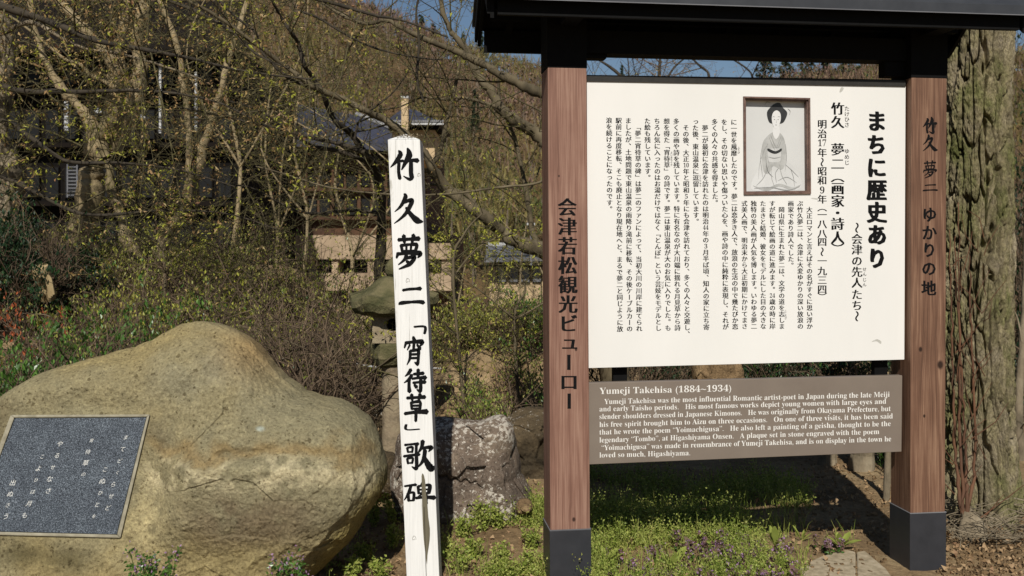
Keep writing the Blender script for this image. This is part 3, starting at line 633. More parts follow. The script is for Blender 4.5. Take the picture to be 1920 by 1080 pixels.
# brush characters, strokes as (x, y, width) in a 100 box
KSA = [[(12, 13, 7), (50, 11, 6), (90, 9, 9)], [(32, 0, 9), (35, 22, 6)], [(69, -2, 9), (63, 22, 6)]]
BR = {
'竹': [[(30, 6, 5), (36, 18, 15), (22, 40, 12), (2, 60, 2)], [(26, 42, 8), (46, 38, 7)], [(31, 46, 10), (30, 74, 10), (34, 96, 11)], [(60, -2, 5), (66, 20, 19), (52, 46, 12), (40, 68, 3)], [(46, 42, 7), (76, 37, 9), (95, 38, 14)], [(72, 42, 12), (72, 76, 13), (74, 92, 14), (66, 98, 9), (46, 88, 2)]],
'久': [[(38, -1, 6), (42, 10, 13), (26, 40, 9), (4, 60, 2)], [(32, 30, 8), (60, 20, 11), (64, 28, 13), (46, 62, 11), (24, 84, 7), (2, 100, 2)], [(44, 46, 7), (62, 70, 13), (84, 90, 19), (104, 94, 3)]],
'夢': KSA+[[(22, 30, 7), (27, 50, 6)], [(22, 31, 6), (52, 28, 5), (80, 29, 8), (75, 49, 6)], [(42, 31, 5), (42, 48, 5)], [(60, 30, 5), (58, 48, 5)], [(26, 50, 6), (76, 49, 6)], [(11, 56, 8), (5, 70, 4)], [(10, 58, 6), (50, 55, 6), (94, 56, 10), (84, 70, 2)], [(42, 60, 8), (34, 76, 6), (12, 92, 2)], [(38, 72, 5), (64, 67, 7), (72, 70, 9), (54, 90, 8), (14, 106, 2)], [(42, 80, 5), (56, 90, 9)]],
'二': [[(18, 20, 9), (40, 16, 9), (70, 14, 9), (88, 13, 14)], [(2, 78, 5), (12, 72, 13), (50, 68, 9), (84, 67, 12), (100, 70, 14)]],
'「': [[(16, 10, 7), (98, 10, 8), (96, 86, 7)]],
'」': [[(6, 6, 7), (8, 86, 8), (96, 80, 8)]],
'宵': [[(48, -2, 7), (54, 12, 11)], [(14, 18, 8), (6, 38, 4)], [(12, 20, 7), (50, 16, 6), (92, 16, 11), (80, 32, 3)], [(52, 20, 8), (50, 42, 7)], [(32, 27, 6), (20, 46, 3)], [(66, 26, 5), (82, 42, 9)], [(34, 50, 8), (32, 78, 7), (18, 102, 2)], [(34, 50, 6), (68, 46, 7), (74, 50, 9), (72, 84, 8), (68, 98, 9), (54, 92, 2)], [(36, 63, 5), (68, 62, 5)], [(36, 77, 5), (68, 76, 5)]],
'待': [[(34, 2, 9), (24, 18, 8), (8, 32, 2)], [(38, 26, 9), (26, 44, 8), (4, 60, 2)], [(27, 46, 8), (26, 74, 8), (28, 98, 11)], [(46, 22, 6), (90, 18, 9)], [(67, 2, 9), (66, 38, 7)], [(40, 42, 6), (70, 38, 6), (100, 37, 11)], [(44, 60, 6), (70, 57, 6), (98, 56, 10)], [(78, 44, 8), (78, 84, 9), (74, 96, 9), (60, 88, 2)], [(50, 68, 6), (60, 79, 10)]],
'草': KSA+[[(30, 30, 7), (33, 56, 6)], [(30, 31, 6), (68, 28, 7), (68, 56, 7)], [(33, 43, 5), (68, 42, 5)], [(33, 55, 5), (68, 54, 5)], [(2, 74, 7), (50, 68, 7), (99, 66, 12)], [(51, 56, 8), (51, 80, 8), (50, 103, 7)]],
'歌': [[(4, 10, 6), (30, 7, 5), (50, 6, 8)], [(12, 20, 6), (15, 36, 5)], [(12, 20, 5), (30, 18, 6), (29, 36, 5)], [(15, 35, 4), (29, 34, 4)], [(44, 8, 7), (43, 44, 6)], [(0, 50, 6), (28, 46, 6), (54, 43, 8)], [(12, 58, 6), (15, 76, 5)], [(12, 58, 5), (31, 56, 6), (29, 75, 5)], [(15, 74, 4), (29, 73, 4)], [(44, 46, 8), (45, 84, 8), (42, 94, 8), (28, 86, 2)], [(66, -4, 10), (62, 18, 8), (50, 38, 3)], [(62, 22, 6), (84, 18, 8), (96, 19, 10), (86, 34, 2)], [(74, 28, 9), (70, 56, 9), (60, 76, 6), (42, 94, 2)], [(72, 54, 8), (84, 78, 14), (96, 92, 17), (106, 84, 2)]],
'碑': [[(2, 16, 6), (22, 12, 6), (42, 9, 8)], [(24, 14, 7), (16, 46, 7), (0, 80, 2)], [(14, 48, 7), (16, 84, 6)], [(14, 49, 5), (34, 46, 7), (33, 82, 6)], [(16, 82, 5), (33, 81, 5)], [(70, -4, 8), (60, 12, 4)], [(50, 16, 7), (52, 50, 6)], [(50, 16, 6), (74, 12, 6), (92, 13, 9), (88, 48, 8)], [(53, 32, 5), (86, 30, 5)], [(53, 48, 5), (86, 46, 5)], [(70, 14, 6), (66, 46, 6), (48, 66, 3)], [(42, 70, 7), (74, 66, 8), (108, 68, 13)], [(78, 50, 8), (78, 96, 8)]],
}
def brush(ch, box, parent, sp, off, m, tilt=0., wmul=1.):
    """sweeps each stroke as a smooth ribbon with the changing width of a brush"""
    x0, y0, x1, y1 = box; V = []; Fq = []; Z = []; r_ = random.Random(ord(ch))
    for si, st in enumerate(BR[ch]):
        a = np.array(st, float); qx, w = smooth_path(np.c_[a[:, :2], np.zeros(len(a))], a[:, 2], 7); qx = qx[:, :2]
        t = np.gradient(qx, axis=0); t /= np.linalg.norm(t, axis=1)[:, None]+1e-9; n = np.c_[-t[:, 1], t[:, 0]]
        w = w/2*wmul*np.array([1+r_.uniform(-.06, .06) for _ in w])
        Lp = qx+n*w[:, None]; Rp = qx-n*w[:, None]
        cap0 = qx[0]-t[0]*w[0]*.75; cap1 = qx[-1]+t[-1]*w[-1]*.8
        k = len(V); V += Lp.tolist()+Rp.tolist()+[cap0.tolist(), cap1.tolist()]; n_ = len(qx)
        for i in range(n_-1): Fq.append((k+i, k+i+1, k+n_+i+1, k+n_+i))
        Fq.append((k, k+n_, k+2*n_)); Fq.append((k+n_-1, k+2*n_-1, k+2*n_+1)); Z += [si*.00003]*(2*n_+2)
    V = np.array(V)/100; X = x0+V[:, 0]*(x1-x0); Y = y0+V[:, 1]*(y1-y0)
    W = np.array([sp(x, y, off+z) for x, y, z in zip(X, Y, Z)]); return mesh_np('lettering', W, Fq, m, parent)
for ch, cy in (('竹', 235), ('久', 268), ('夢', 317), ('二', 353)):
    brush(ch, (1730, cy-15 if ch != '二' else cy-9, 1757, cy+15 if ch != '二' else cy+9), board, SP, .0008, M['ink'], wmul=1.3)
column('ゆかりの地', 1743, 402, 34, 30, BRUSH_L, -.01, parent=board, off=.0008, ys=[402, 436, 468.5, 503, 540], wx=.95)

# ------------------------------------------------------------------ white marker post
YP = 3.32
post = empty('marker_post', P(795, HOR+CH*F/YP, YP+.05)); tag(post, 'white painted square wooden post with brushed black Japanese writing, leaning slightly left beside the boulder', 'post')
m, nt, b = nodes('post_paint'); b.inputs['Roughness'].default_value = .6; b.inputs['Specular IOR Level'].default_value = .3
mp = mapping(nt, (1, 1, .03)); n1 = N(nt, 'ShaderNodeTexNoise', Scale=120, Detail=5, Roughness=.65); nt.links.new(mp.outputs[0], n1.inputs['Vector'])
mp2 = mapping(nt, (1, 1, .25)); n2 = N(nt, 'ShaderNodeTexNoise', Scale=16, Detail=6, Roughness=.75); nt.links.new(mp2.outputs[0], n2.inputs['Vector'])
r1 = ramp(nt, n1.outputs[0], [(.29, lin((128, 124, 112))), (.39, (.66, .655, .63)), (.6, (.74, .735, .71))]); r2 = ramp(nt, n2.outputs[0], [(.62, (1, 1, 1)), (.68, (.72, .7, .66)), (.78, (.5, .49, .45))])
mx = N(nt, 'ShaderNodeMix', data_type='RGBA', blend_type='MULTIPLY'); mx.inputs[0].default_value = .9; nt.links.new(r1.outputs[0], mx.inputs[6]); nt.links.new(r2.outputs[0], mx.inputs[7]); nt.links.new(mx.outputs[2], b.inputs['Base Color'])
bump(nt, b, n1.outputs[0], .35, .002); M['post_paint'] = m
def PQ(px, py, off=0.): return P(px, py, YP)+np.array([0, -off, 0])*1.0
D = np.array([0, .112, 0]); mb = MB()
fl_ = [P(762.5+.0, 1090, YP), P(824.5, 1090, YP), P(787.5, 262, YP), P(727, 262, YP)]
fl_[0] = P(763.5, 1110, YP); fl_[1] = P(825, 1110, YP)
mb.hexa([fl_[0], fl_[1], fl_[1]+D, fl_[0]+D, fl_[3], fl_[2], fl_[2]+D, fl_[3]+D])
shaft = mb.build('shaft', M['post_paint'], post, bevel=.002)
mb = MB(); c4 = [fl_[3], fl_[2], fl_[2]+D, fl_[3]+D]; e_ = .002
ctr = sum(c4)/4+UP*.026; mb.V = [tuple(p+UP*.0003) for p in c4]+[tuple(ctr)]; mb.F = [(0, 1, 4), (1, 2, 4), (2, 3, 4), (3, 0, 4), (3, 2, 1, 0)]
mb.build('pointed_top', M['post_paint'], post)
lr = np.random.default_rng(5); C = np.array([sum(c4)/4+UP*.02+np.array([a*.02+.008, -.02-abs(b_)*.018, -abs(c)*.010]) for a, b_, c in lr.normal(size=(260, 3))])
leaves('lichen', C, lr.uniform(.002, .006, len(C)), M['lantern_stone'], post, lr, .9)
for ch, bx in (('竹', (731, 279, 786, 337)), ('久', (738, 364, 791, 419)), ('夢', (741, 442, 791, 501)), ('二', (747, 535, 794, 581)), ('「', (773, 611, 797, 628)), ('宵', (756, 633, 795, 683)), ('待', (756, 692, 798, 735)), ('草', (758, 740, 801, 788)), ('」', (760, 795, 787, 807)), ('歌', (757, 829, 811, 882)), ('碑', (758, 905, 810, 946))):
    brush(ch, bx, post, PQ, .0006, M['ink'], wmul={'竹': 1.2, '久': 1.25, '二': 1.3, '「': 3.2, '」': 2.8, '夢': 1.8, '歌': 1.6, '碑': 1.75}.get(ch, 1.9))
stk = [(790.5, 893), (793.5, 888), (797, 900), (799, 925), (801.5, 945), (803, 968), (806, 990), (805.5, 1012), (803, 1030), (801.5, 1040), (800.5, 1058), (798, 1040), (796.5, 1028), (794.5, 1010), (793, 985), (792, 958), (791.5, 930)]
flat('bare_wood_patch', stk, M['bare_wood'], .0022, post, PQ, sub=2)
flat('split', [(795, 950), (796, 950), (799, 1060), (800, 1085), (799.3, 1085), (798, 1060)], M['bark_dark'], .0025, post, PQ, sub=0)
for (x, y, r_) in ((764, 527, 6), (776, 938+72, 6), (785, 329, 5), (782, 762, 3), (779, 774, 2)):
    for k in range(3):
        a0 = k*2.1; flat('knot', [(x+r_*(.35+.28*k)*math.cos(a0+t*.5)*.8, y+r_*(.35+.28*k)*math.sin(a0+t*.5)) for t in range(6)]+[(x+(r_*(.35+.28*k)-.7)*math.cos(a0+t*.5)*.8, y+(r_*(.35+.28*k)-.7)*math.sin(a0+t*.5)) for t in range(5, -1, -1)], M['bare_wood'], .0005, post, PQ, sub=0)

# ------------------------------------------------------------------ rocks
def outline_R(pts, c, th):
    pts = np.array(pts, float)-np.array(c); a = np.arctan2(-pts[:, 1], pts[:, 0]); r = np.hypot(pts[:, 0], pts[:, 1])
    i = np.argsort(a); a, r = a[i], r[i]
    a = np.concatenate([a-2*math.pi, a, a+2*math.pi]); r = np.tile(r, 3); return np.interp(th, a, r)
def rock(name, pts, c, Yc, Df, m, label, seed=0, nt_=220, ns=60, amp=.02, fr=3., shape=None, power=2.4, cat='rock', tint=None, base=None, facet=0.):
    th = np.linspace(-math.pi, math.pi, nt_, endpoint=False); R = outline_R(pts, c, th)
    R = (R+np.roll(R, 1)*.5+np.roll(R, -1)*.5)/2; k = Yc/F
    rows = []
    for side, nn in ((1, ns), (-1, max(8, ns//4))):
        u = np.linspace(0, 1, nn+1)[(1 if side == 1 else 1):(None if side == 1 else -1)]; s = np.sin(u*math.pi/2)
        if side == -1: s = s[::-1]
        dep = (np.clip(1-s**power, 0, 1))**.5*Df*side
        rows.append((s, dep))
    s = np.concatenate([r[0] for r in rows]); dep = np.concatenate([r[1] for r in rows])
    cw = P(c[0], c[1], Yc)
    X = cw[0]+np.outer(s, R*np.cos(th))*k; Z = cw[2]+np.outer(s, R*np.sin(th))*k; Y = Yc-dep[:, None]+0*X
    V = np.stack([X, Y, Z], -1)
    V = np.concatenate([V.reshape(-1, 3), [[cw[0], Yc-Df, cw[2]]], [[cw[0], Yc+Df, cw[2]]]])
    front = np.clip((Yc-V[:, 1])/Df, -1, 1)
    if shape is not None:
        px = 960+V[:, 0]/V[:, 1]*F; py = HOR-(V[:, 2]-CH)/V[:, 1]*F; V[:, 1] += shape(px, py, np.clip(front*2.5, 0, 1), V)
    if facet:
        d1, d2, idv = worley(V*np.array([1, 1, 1.])/facet, seed+50); V[:, 1] += (idv-.5)*facet*.25*np.clip(front*3, 0, 1)
    n = fbm(V*fr+seed*3.1, 5, seed)
    dirv = V-cw; dirv /= np.linalg.norm(dirv, axis=1)[:, None]+1e-9
    if shape is not None and name == 'monument_rock':
        px = 960+V[:, 0]/V[:, 1]*F; py = HOR-(V[:, 2]-CH)/V[:, 1]*F; n = (n+.22*fbm(V*30, 3, 61)+.30*fbm(V*95, 3, 66)-.9*np.clip(.26-worley(V*42, 71)[0], 0, 1)*(fbm(V*6, 2, 5) > -.1))*sm(-2, 22, quad_dist(px, py, PLQ))
    V = V+np.c_[dirv[:, 0]*.75, dirv[:, 1]*.3-.7*np.sign(front+1e-6)*np.abs(front), dirv[:, 2]*.75]*(n*amp)[:, None]
    nr = len(s); Fq = []
    i = np.arange(nr-1)[:, None]*nt_; j = np.arange(nt_)[None]; j2 = (j+1) % nt_
    Q = np.stack([i+j, i+j2, i+nt_+j2, i+nt_+j], -1).reshape(-1, 4)
    F_ = [tuple(q_) for q_ in Q.tolist()]
    a = nr*nt_; F_ += [(a, jj2, jj) for jj, jj2 in zip(range(nt_), [*range(1, nt_), 0])]
    b0 = (nr-1)*nt_; F_ += [(a+1, b0+jj, b0+jj2) for jj, jj2 in zip(range(nt_), [*range(1, nt_), 0])]
    F_ = [f[::-1] for f in F_]
    org = (cw[0], Yc, V[:, 2].min() if base is None else base)
    o = mesh_np(name, V, F_, m, None, True, origin=org); tag(o, label, cat)
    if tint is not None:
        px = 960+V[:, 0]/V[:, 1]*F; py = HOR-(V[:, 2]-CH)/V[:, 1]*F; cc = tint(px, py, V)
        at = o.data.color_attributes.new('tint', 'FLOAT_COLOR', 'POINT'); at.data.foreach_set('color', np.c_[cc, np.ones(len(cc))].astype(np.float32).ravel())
    return o, V
def rockmat(name, vc=True, c=None, lichen=9., bscale=60, pits=.6, liscale=14):
    m, nt, b = nodes(name); b.inputs['Roughness'].default_value = .95; b.inputs['Specular IOR Level'].default_value = .15
    mp = mapping(nt)
    if vc:
        at = nt.nodes.new('ShaderNodeVertexColor'); at.layer_name = 'tint'; base = at.outputs[0]
    else:
        n0 = N(nt, 'ShaderNodeTexNoise', Scale=5, Detail=6, Roughness=.65); nt.links.new(mp.outputs[0], n0.inputs['Vector'])
        base = ramp(nt, n0.outputs[0], [(.3, c[0]), (.5, c[1]), (.7, c[2])]).outputs[0]
    n1 = N(nt, 'ShaderNodeTexNoise', Scale=100, Detail=6, Roughness=.75); n2 = N(nt, 'ShaderNodeTexNoise', Scale=22, Detail=8, Roughness=.75); n3 = N(nt, 'ShaderNodeTexVoronoi', Scale=bscale)
    for q_ in (n1, n2, n3): nt.links.new(mp.outputs[0], q_.inputs['Vector'])
    r1 = ramp(nt, n1.outputs[0], [(.30, (.30, .28, .25)), (.44, (.86, .85, .84)), (.56, (1.02, 1.02, 1.0)), (.72, (1.55, 1.55, 1.5))]); r2 = ramp(nt, n2.outputs[0], [(.3, (.80, .80, .80)), (.65, (1.12, 1.11, 1.08))])
    def mul(a, c_, f=1.):
        x = N(nt, 'ShaderNodeMix', data_type='RGBA', blend_type='MULTIPLY'); x.inputs[0].default_value = f; nt.links.new(a, x.inputs[6]); nt.links.new(c_, x.inputs[7]); return x.outputs[2]
    cur = mul(mul(base, r1.outputs[0]), r2.outputs[0])
    wn_ = N(nt, 'ShaderNodeTexNoise', Scale=45, Detail=3); nt.links.new(mp.outputs[0], wn_.inputs['Vector']); ws_ = N(nt, 'ShaderNodeVectorMath', operation='SCALE'); ws_.inputs['Scale'].default_value = .03; nt.links.new(wn_.outputs['Color'], ws_.inputs[0]); mpw = N(nt, 'ShaderNodeVectorMath', operation='ADD'); nt.links.new(mp.outputs[0], mpw.inputs[0]); nt.links.new(ws_.outputs[0], mpw.inputs[1])
    vs_ = N(nt, 'ShaderNodeTexVoronoi', Scale=62); nt.links.new(mpw.outputs[0], vs_.inputs['Vector']); n4 = N(nt, 'ShaderNodeTexNoise', Scale=26, Detail=4); nt.links.new(mp.outputs[0], n4.inputs['Vector'])
    sz = N(nt, 'ShaderNodeMath', operation='MULTIPLY_ADD'); sz.inputs[1].default_value = 1.5; sz.inputs[2].default_value = -.68; nt.links.new(n4.outputs[0], sz.inputs[0]); df = N(nt, 'ShaderNodeMath', operation='SUBTRACT'); nt.links.new(vs_.outputs['Distance'], df.inputs[0]); nt.links.new(sz.outputs[0], df.inputs[1])
    pr = ramp(nt, df.outputs[0], [(0.0, (.33, .29, .24)), (.05, (1, 1, 1))]); cur = mul(cur, pr.outputs[0], .7)
    if lichen < 5:
        v = N(nt, 'ShaderNodeTexNoise', Scale=liscale*3.5, Detail=6, Roughness=.75); v2 = N(nt, 'ShaderNodeTexNoise', Scale=liscale*.32, Detail=3)
        nt.links.new(mp.outputs[0], v.inputs['Vector']); nt.links.new(mp.outputs[0], v2.inputs['Vector'])
        a = N(nt, 'ShaderNodeMath', operation='MULTIPLY_ADD'); a.inputs[1].default_value = .5; nt.links.new(v2.outputs[0], a.inputs[0]); nt.links.new(v.outputs[0], a.inputs[2])
        r = ramp(nt, a.outputs[0], [(min(.99, lichen), (0, 0, 0)), (min(1, lichen+.012), (1, 1, 1))])
        x = N(nt, 'ShaderNodeMix', data_type='RGBA'); nt.links.new(r.outputs[0], x.inputs[0]); nt.links.new(cur, x.inputs[6]); x.inputs[7].default_value = (*lin((196, 188, 174)), 1); cur = x.outputs[2]
    nt.links.new(cur, b.inputs['Base Color'])
    pit = ramp(nt, n3.outputs['Distance'], [(0, (0, 0, 0)), (.35, (1, 1, 1))])
    b1 = bump(nt, b, n1.outputs[0], pits, .009); b2 = bump(nt, b, n2.outputs[0], pits*.9, .02, b1); b3 = bump(nt, b, pr.outputs[0], .5, .006, b2)
    return m
M['monument_rock'] = rockmat('monument_rock', pits=.75)
out_main = [(-35, 800), (-60, 860), (-75, 940), (-70, 1020), (-60, 1120), (-20, 1230), (120, 1290), (300, 1290), (440, 1250), (525, 1160), (583, 1082), (609, 1058), (636, 1031), (658, 1009), (680, 978), (693, 951), (711, 929), (724, 902), (724, 876), (716, 849), (707, 818), (693, 791), (667, 771), (640, 756), (604, 749), (569, 738), (533, 711), (511, 689), (489, 662), (471, 642), (449, 627), (427, 616), (400, 608), (369, 604), (338, 610), (311, 622), (284, 638), (249, 653), (191, 669), (133, 684), (80, 701), (49, 720), (27, 742), (0, 769)]
YR = 3.45; PLQ = [(20, 778), (281, 777), (226, 1009), (-64, 1002)]
def plq_Y(z): return 3.182+.16*(z-(CH-.36*3.2))
def quad_dist(px, py, Q):
    d = np.full(np.shape(px), -1e9)
    for k in range(4):
        a, b_ = np.array(Q[k], float), np.array(Q[(k+1) % 4], float); e = b_-a; n = np.array([e[1], -e[0]])/np.hypot(*e)
        d = np.maximum(d, (px-a[0])*n[0]+(py-a[1])*n[1])
    return d
def shape_main(px, py, fr, V):
    dy = .20*np.clip((860-py)/260, 0, 1)**1.2*fr
    dy -= .045*sm(850, 880, py)*fr*sm(250, 330, px)*(1-sm(690, 730, px))*(1-sm(960, 1060, py))
    w = 846+10*np.sin(px*.021)+6*np.sin(px*.055)
    dy += .010*np.exp(-((py-w-6)/9)**2)*fr*sm(260, 300, px)
    d = ((px-716)*.77+(py-868)*.63)/F*3.4; d = d+.02*fbm(V*9, 3, 9)
    dy += .014*sm(.0, .010, d)*(1-.5*sm(.03, .1, d))*fr
    dy += .03*sm(480, 360, px)*sm(640, 700, py)*fr*0
    # shallow vertical facet right of the top
    dy += .06*np.clip((px-430)/200, 0, 1)*sm(760, 640, py)*fr
    dy += (.010*fbm(V*6, 4, 15)-.022*(1-np.abs(fbm(V*2.6, 4, 19))*2.4).clip(0, 1)**6*.6+.008*(worley(V*np.array([5, 5, 7]), 90)[2]-.5))*fr
    q_ = quad_dist(px, py, PLQ); wgt = (1-sm(4, 120, q_))*fr.clip(0, 1)
    dy = np.minimum(dy, .8*np.clip(YR-V[:, 1], 0, 9))
    return dy*(1-wgt)+(plq_Y(V[:, 2])+.001-V[:, 1])*wgt
def mixc(a, b_, t): return a*(1-t[:, None])+np.array(b_)*t[:, None]
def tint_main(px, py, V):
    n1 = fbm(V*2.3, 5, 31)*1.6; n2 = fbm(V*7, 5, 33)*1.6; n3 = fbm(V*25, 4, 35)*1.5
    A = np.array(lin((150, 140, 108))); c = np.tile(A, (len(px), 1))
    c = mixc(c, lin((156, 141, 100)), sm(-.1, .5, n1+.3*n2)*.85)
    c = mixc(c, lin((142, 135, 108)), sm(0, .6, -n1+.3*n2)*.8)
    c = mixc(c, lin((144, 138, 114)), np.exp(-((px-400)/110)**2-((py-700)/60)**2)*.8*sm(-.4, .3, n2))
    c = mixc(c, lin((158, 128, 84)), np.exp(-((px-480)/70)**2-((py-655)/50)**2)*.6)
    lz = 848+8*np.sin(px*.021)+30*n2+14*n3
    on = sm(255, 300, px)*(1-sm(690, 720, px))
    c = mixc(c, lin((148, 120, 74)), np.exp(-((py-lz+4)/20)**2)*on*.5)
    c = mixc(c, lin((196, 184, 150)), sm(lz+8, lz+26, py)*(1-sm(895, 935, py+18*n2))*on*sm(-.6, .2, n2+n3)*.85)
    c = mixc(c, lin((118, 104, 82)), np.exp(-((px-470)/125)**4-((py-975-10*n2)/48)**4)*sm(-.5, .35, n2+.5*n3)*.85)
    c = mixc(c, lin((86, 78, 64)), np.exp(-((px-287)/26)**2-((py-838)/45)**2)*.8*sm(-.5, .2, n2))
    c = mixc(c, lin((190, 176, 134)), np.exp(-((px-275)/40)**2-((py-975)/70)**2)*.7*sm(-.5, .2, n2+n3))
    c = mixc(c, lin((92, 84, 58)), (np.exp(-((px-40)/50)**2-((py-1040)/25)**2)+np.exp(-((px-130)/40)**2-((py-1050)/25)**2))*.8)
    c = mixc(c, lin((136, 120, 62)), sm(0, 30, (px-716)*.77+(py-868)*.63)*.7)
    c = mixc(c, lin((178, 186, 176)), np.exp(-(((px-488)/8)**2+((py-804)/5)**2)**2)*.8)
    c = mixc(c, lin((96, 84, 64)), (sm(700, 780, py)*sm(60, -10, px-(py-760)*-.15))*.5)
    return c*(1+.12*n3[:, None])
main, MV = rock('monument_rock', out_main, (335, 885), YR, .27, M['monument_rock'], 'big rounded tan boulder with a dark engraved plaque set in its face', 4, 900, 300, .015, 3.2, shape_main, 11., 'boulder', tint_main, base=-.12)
# plaque (its own thing, mortared into the rock)
def PR(px, py, off=0.):
    d = np.array([(px-960)/F, 1, (HOR-py)/F]); t = 3.2
    for _ in range(6): t = plq_Y(CH+d[2]*t)-off
    return d*t+np.array([0, 0, CH])
c0 = PR(110, 900, -.01); plaque = empty('engraved_plaque', c0); tag(plaque, 'dark blue-grey speckled granite plaque with thin cursive Japanese writing, mortared into the big boulder', 'plaque')
Gi = [(27, 783.5), (275, 782), (219.5, 1002.5), (-53, 996)]
mb = MB(); A_ = [PR(*p, .008) for p in PLQ]; B_ = [PR(*p, .008) for p in Gi]; A2 = [PR(*p, -.02) for p in PLQ]; B2 = [PR(*p, -.02) for p in Gi]
for k in range(4):
    k2 = (k+1) % 4; mb.hexa([A2[k], A2[k2], B2[k2], B2[k], A_[k], A_[k2], B_[k2], B_[k]])
mo = mb.build('mortar_border', M['mortar'], plaque, bevel=.003)
m, nt, b = nodes('granite'); b.inputs['Roughness'].default_value = .45; b.inputs['Specular IOR Level'].default_value = .4
mp = mapping(nt); n1 = N(nt, 'ShaderNodeTexNoise', Scale=330, Detail=2, Roughness=.6); n2 = N(nt, 'ShaderNodeTexNoise', Scale=14, Detail=7, Roughness=.7); v = N(nt, 'ShaderNodeTexVoronoi', Scale=420)
for q_ in (n1, n2, v): nt.links.new(mp.outputs[0], q_.inputs['Vector'])
r1 = ramp(nt, n1.outputs[0], [(.36, lin((30, 34, 40))), (.5, lin((62, 70, 78))), (.66, lin((120, 128, 136)))]); r2 = ramp(nt, n2.outputs[0], [(.35, (.72, .72, .75)), (.65, (1.1, 1.1, 1.1))])
mx = N(nt, 'ShaderNodeMix', data_type='RGBA', blend_type='MULTIPLY'); mx.inputs[0].default_value = 1; nt.links.new(r1.outputs[0], mx.inputs[6]); nt.links.new(r2.outputs[0], mx.inputs[7]); nt.links.new(mx.outputs[2], b.inputs['Base Color'])
bump(nt, b, n1.outputs[0], .15, .002); M['granite'] = m
gi = [(28, 784.5), (274, 783), (218.5, 1001.5), (-52, 995)]
mb = MB(); mb.hexa([PR(*p, -.02) for p in gi]+[PR(*p, .0055) for p in gi]); mb.build('granite_slab', M['granite'], plaque)
M['engraving'] = mat('engraving', lin((225, 225, 218)), lin((200, 200, 196)), 60, rough=.9, bs=0)
for s, x0, y0, dx, pt in (('まてどくらせど', 237, 820, -.26, 22), ('こぬひとを', 196, 880, -.22, 22), ('宵待草の', 172, 826, -.25, 21), ('やるせなさ', 112, 832, -.26, 22), ('こよひは月も', 80, 856, -.30, 22), ('出ぬさうな', 24, 905, -.22, 21)):
    acc = ([], [], [])
    r_ = random.Random(s)
    for i, ch in enumerate(s):
        y = y0+pt*i
        if y > 985: continue
        place(ch, x0+dx*(y-y0)+r_.uniform(-2, 2), y, 11.5*r_.uniform(.65, 1.1), (-.004, ((0, 0),)), acc, skew=-.42)
    emit('lettering', acc, plaque, .0062, M['engraving'], PR)

M['purple_rock'] = rockmat('purple_rock', False, (lin((92, 82, 74)), lin((122, 108, 96)), lin((144, 130, 112))), .80, 60, .8)
M['tan_rock'] = rockmat('tan_rock', False, (lin((108, 88, 64)), lin((142, 118, 88)), lin((164, 142, 108))), 9, 60, 1.)
M['dark_rock'] = rockmat('dark_rock', False, (lin((58, 52, 42)), lin((92, 80, 62)), lin((120, 104, 80))), .88, 60, 1.)
def crack(px, py, fr, V):
    yc = 903+.22*(px-855)+3*np.sin(px*.3); return .03*np.exp(-((py-yc)/2.6)**2)*fr*(1-sm(895, 912, px))*.8+.05*fbm(V*5, 3, 8)*fr
bo, BV = rock('lichen_boulder', [(740, 860), (745, 820), (765, 798), (800, 788), (852, 783), (900, 790), (944, 784), (960, 800), (966, 840), (978, 890), (1003, 940), (1008, 965), (990, 988), (930, 1010), (850, 1020), (770, 1000), (742, 930)], (860, 895), 4.12, .2, M['purple_rock'], 'reddish-brown boulder with pale lichen patches behind the white post', 11, 300, 90, .05, 4, crack, 3.5, 'boulder', facet=.10)
rocks = [([(940, 790), (975, 770), (1040, 775), (1080, 820), (1070, 930), (1030, 960), (990, 930), (960, 860)], (1015, 860), 4.55, .16, 'dark_rock', 'jagged brown rock between the lichen boulder and the left sign pillar'),
 ([(968, 950), (978, 938), (996, 942), (998, 956), (985, 964), (970, 962)], (983, 952), 3.93, .05, 'tan_rock', 'small pale stone at the foot of the lichen boulder'),
 ([(690, 830), (700, 770), (730, 745), (790, 760), (800, 850), (760, 900), (700, 890)], (745, 830), 5.4, .2, 'dark_rock', 'dark mossy rock behind the stone lantern column'),
 ([(1305, 720), (1312, 668), (1340, 640), (1375, 650), (1398, 700), (1395, 760), (1320, 765)], (1350, 705), 6.3, .18, 'tan_rock', 'tan rock seen through the gap between the two sign panels'),
 ([(650, 880), (665, 850), (700, 842), (740, 850), (752, 890), (740, 930), (690, 930)], (705, 890), 4.4, .12, 'dark_rock', 'dark low rock in the gap between the big boulder and the white post'),
 ([(1105, 915), (1115, 880), (1180, 862), (1250, 872), (1262, 905), (1200, 925)], (1180, 898), 5.6, .15, 'dark_rock', 'low shaded rock under the English panel')]
for i, (pts, c, Y_, D_, mm, lab) in enumerate(rocks): rock('rock', pts, c, Y_, D_, M[mm], lab, 20+i, 130, 40, .09 if D_ > .1 else .02, 4.5, None, 3., facet=.16)

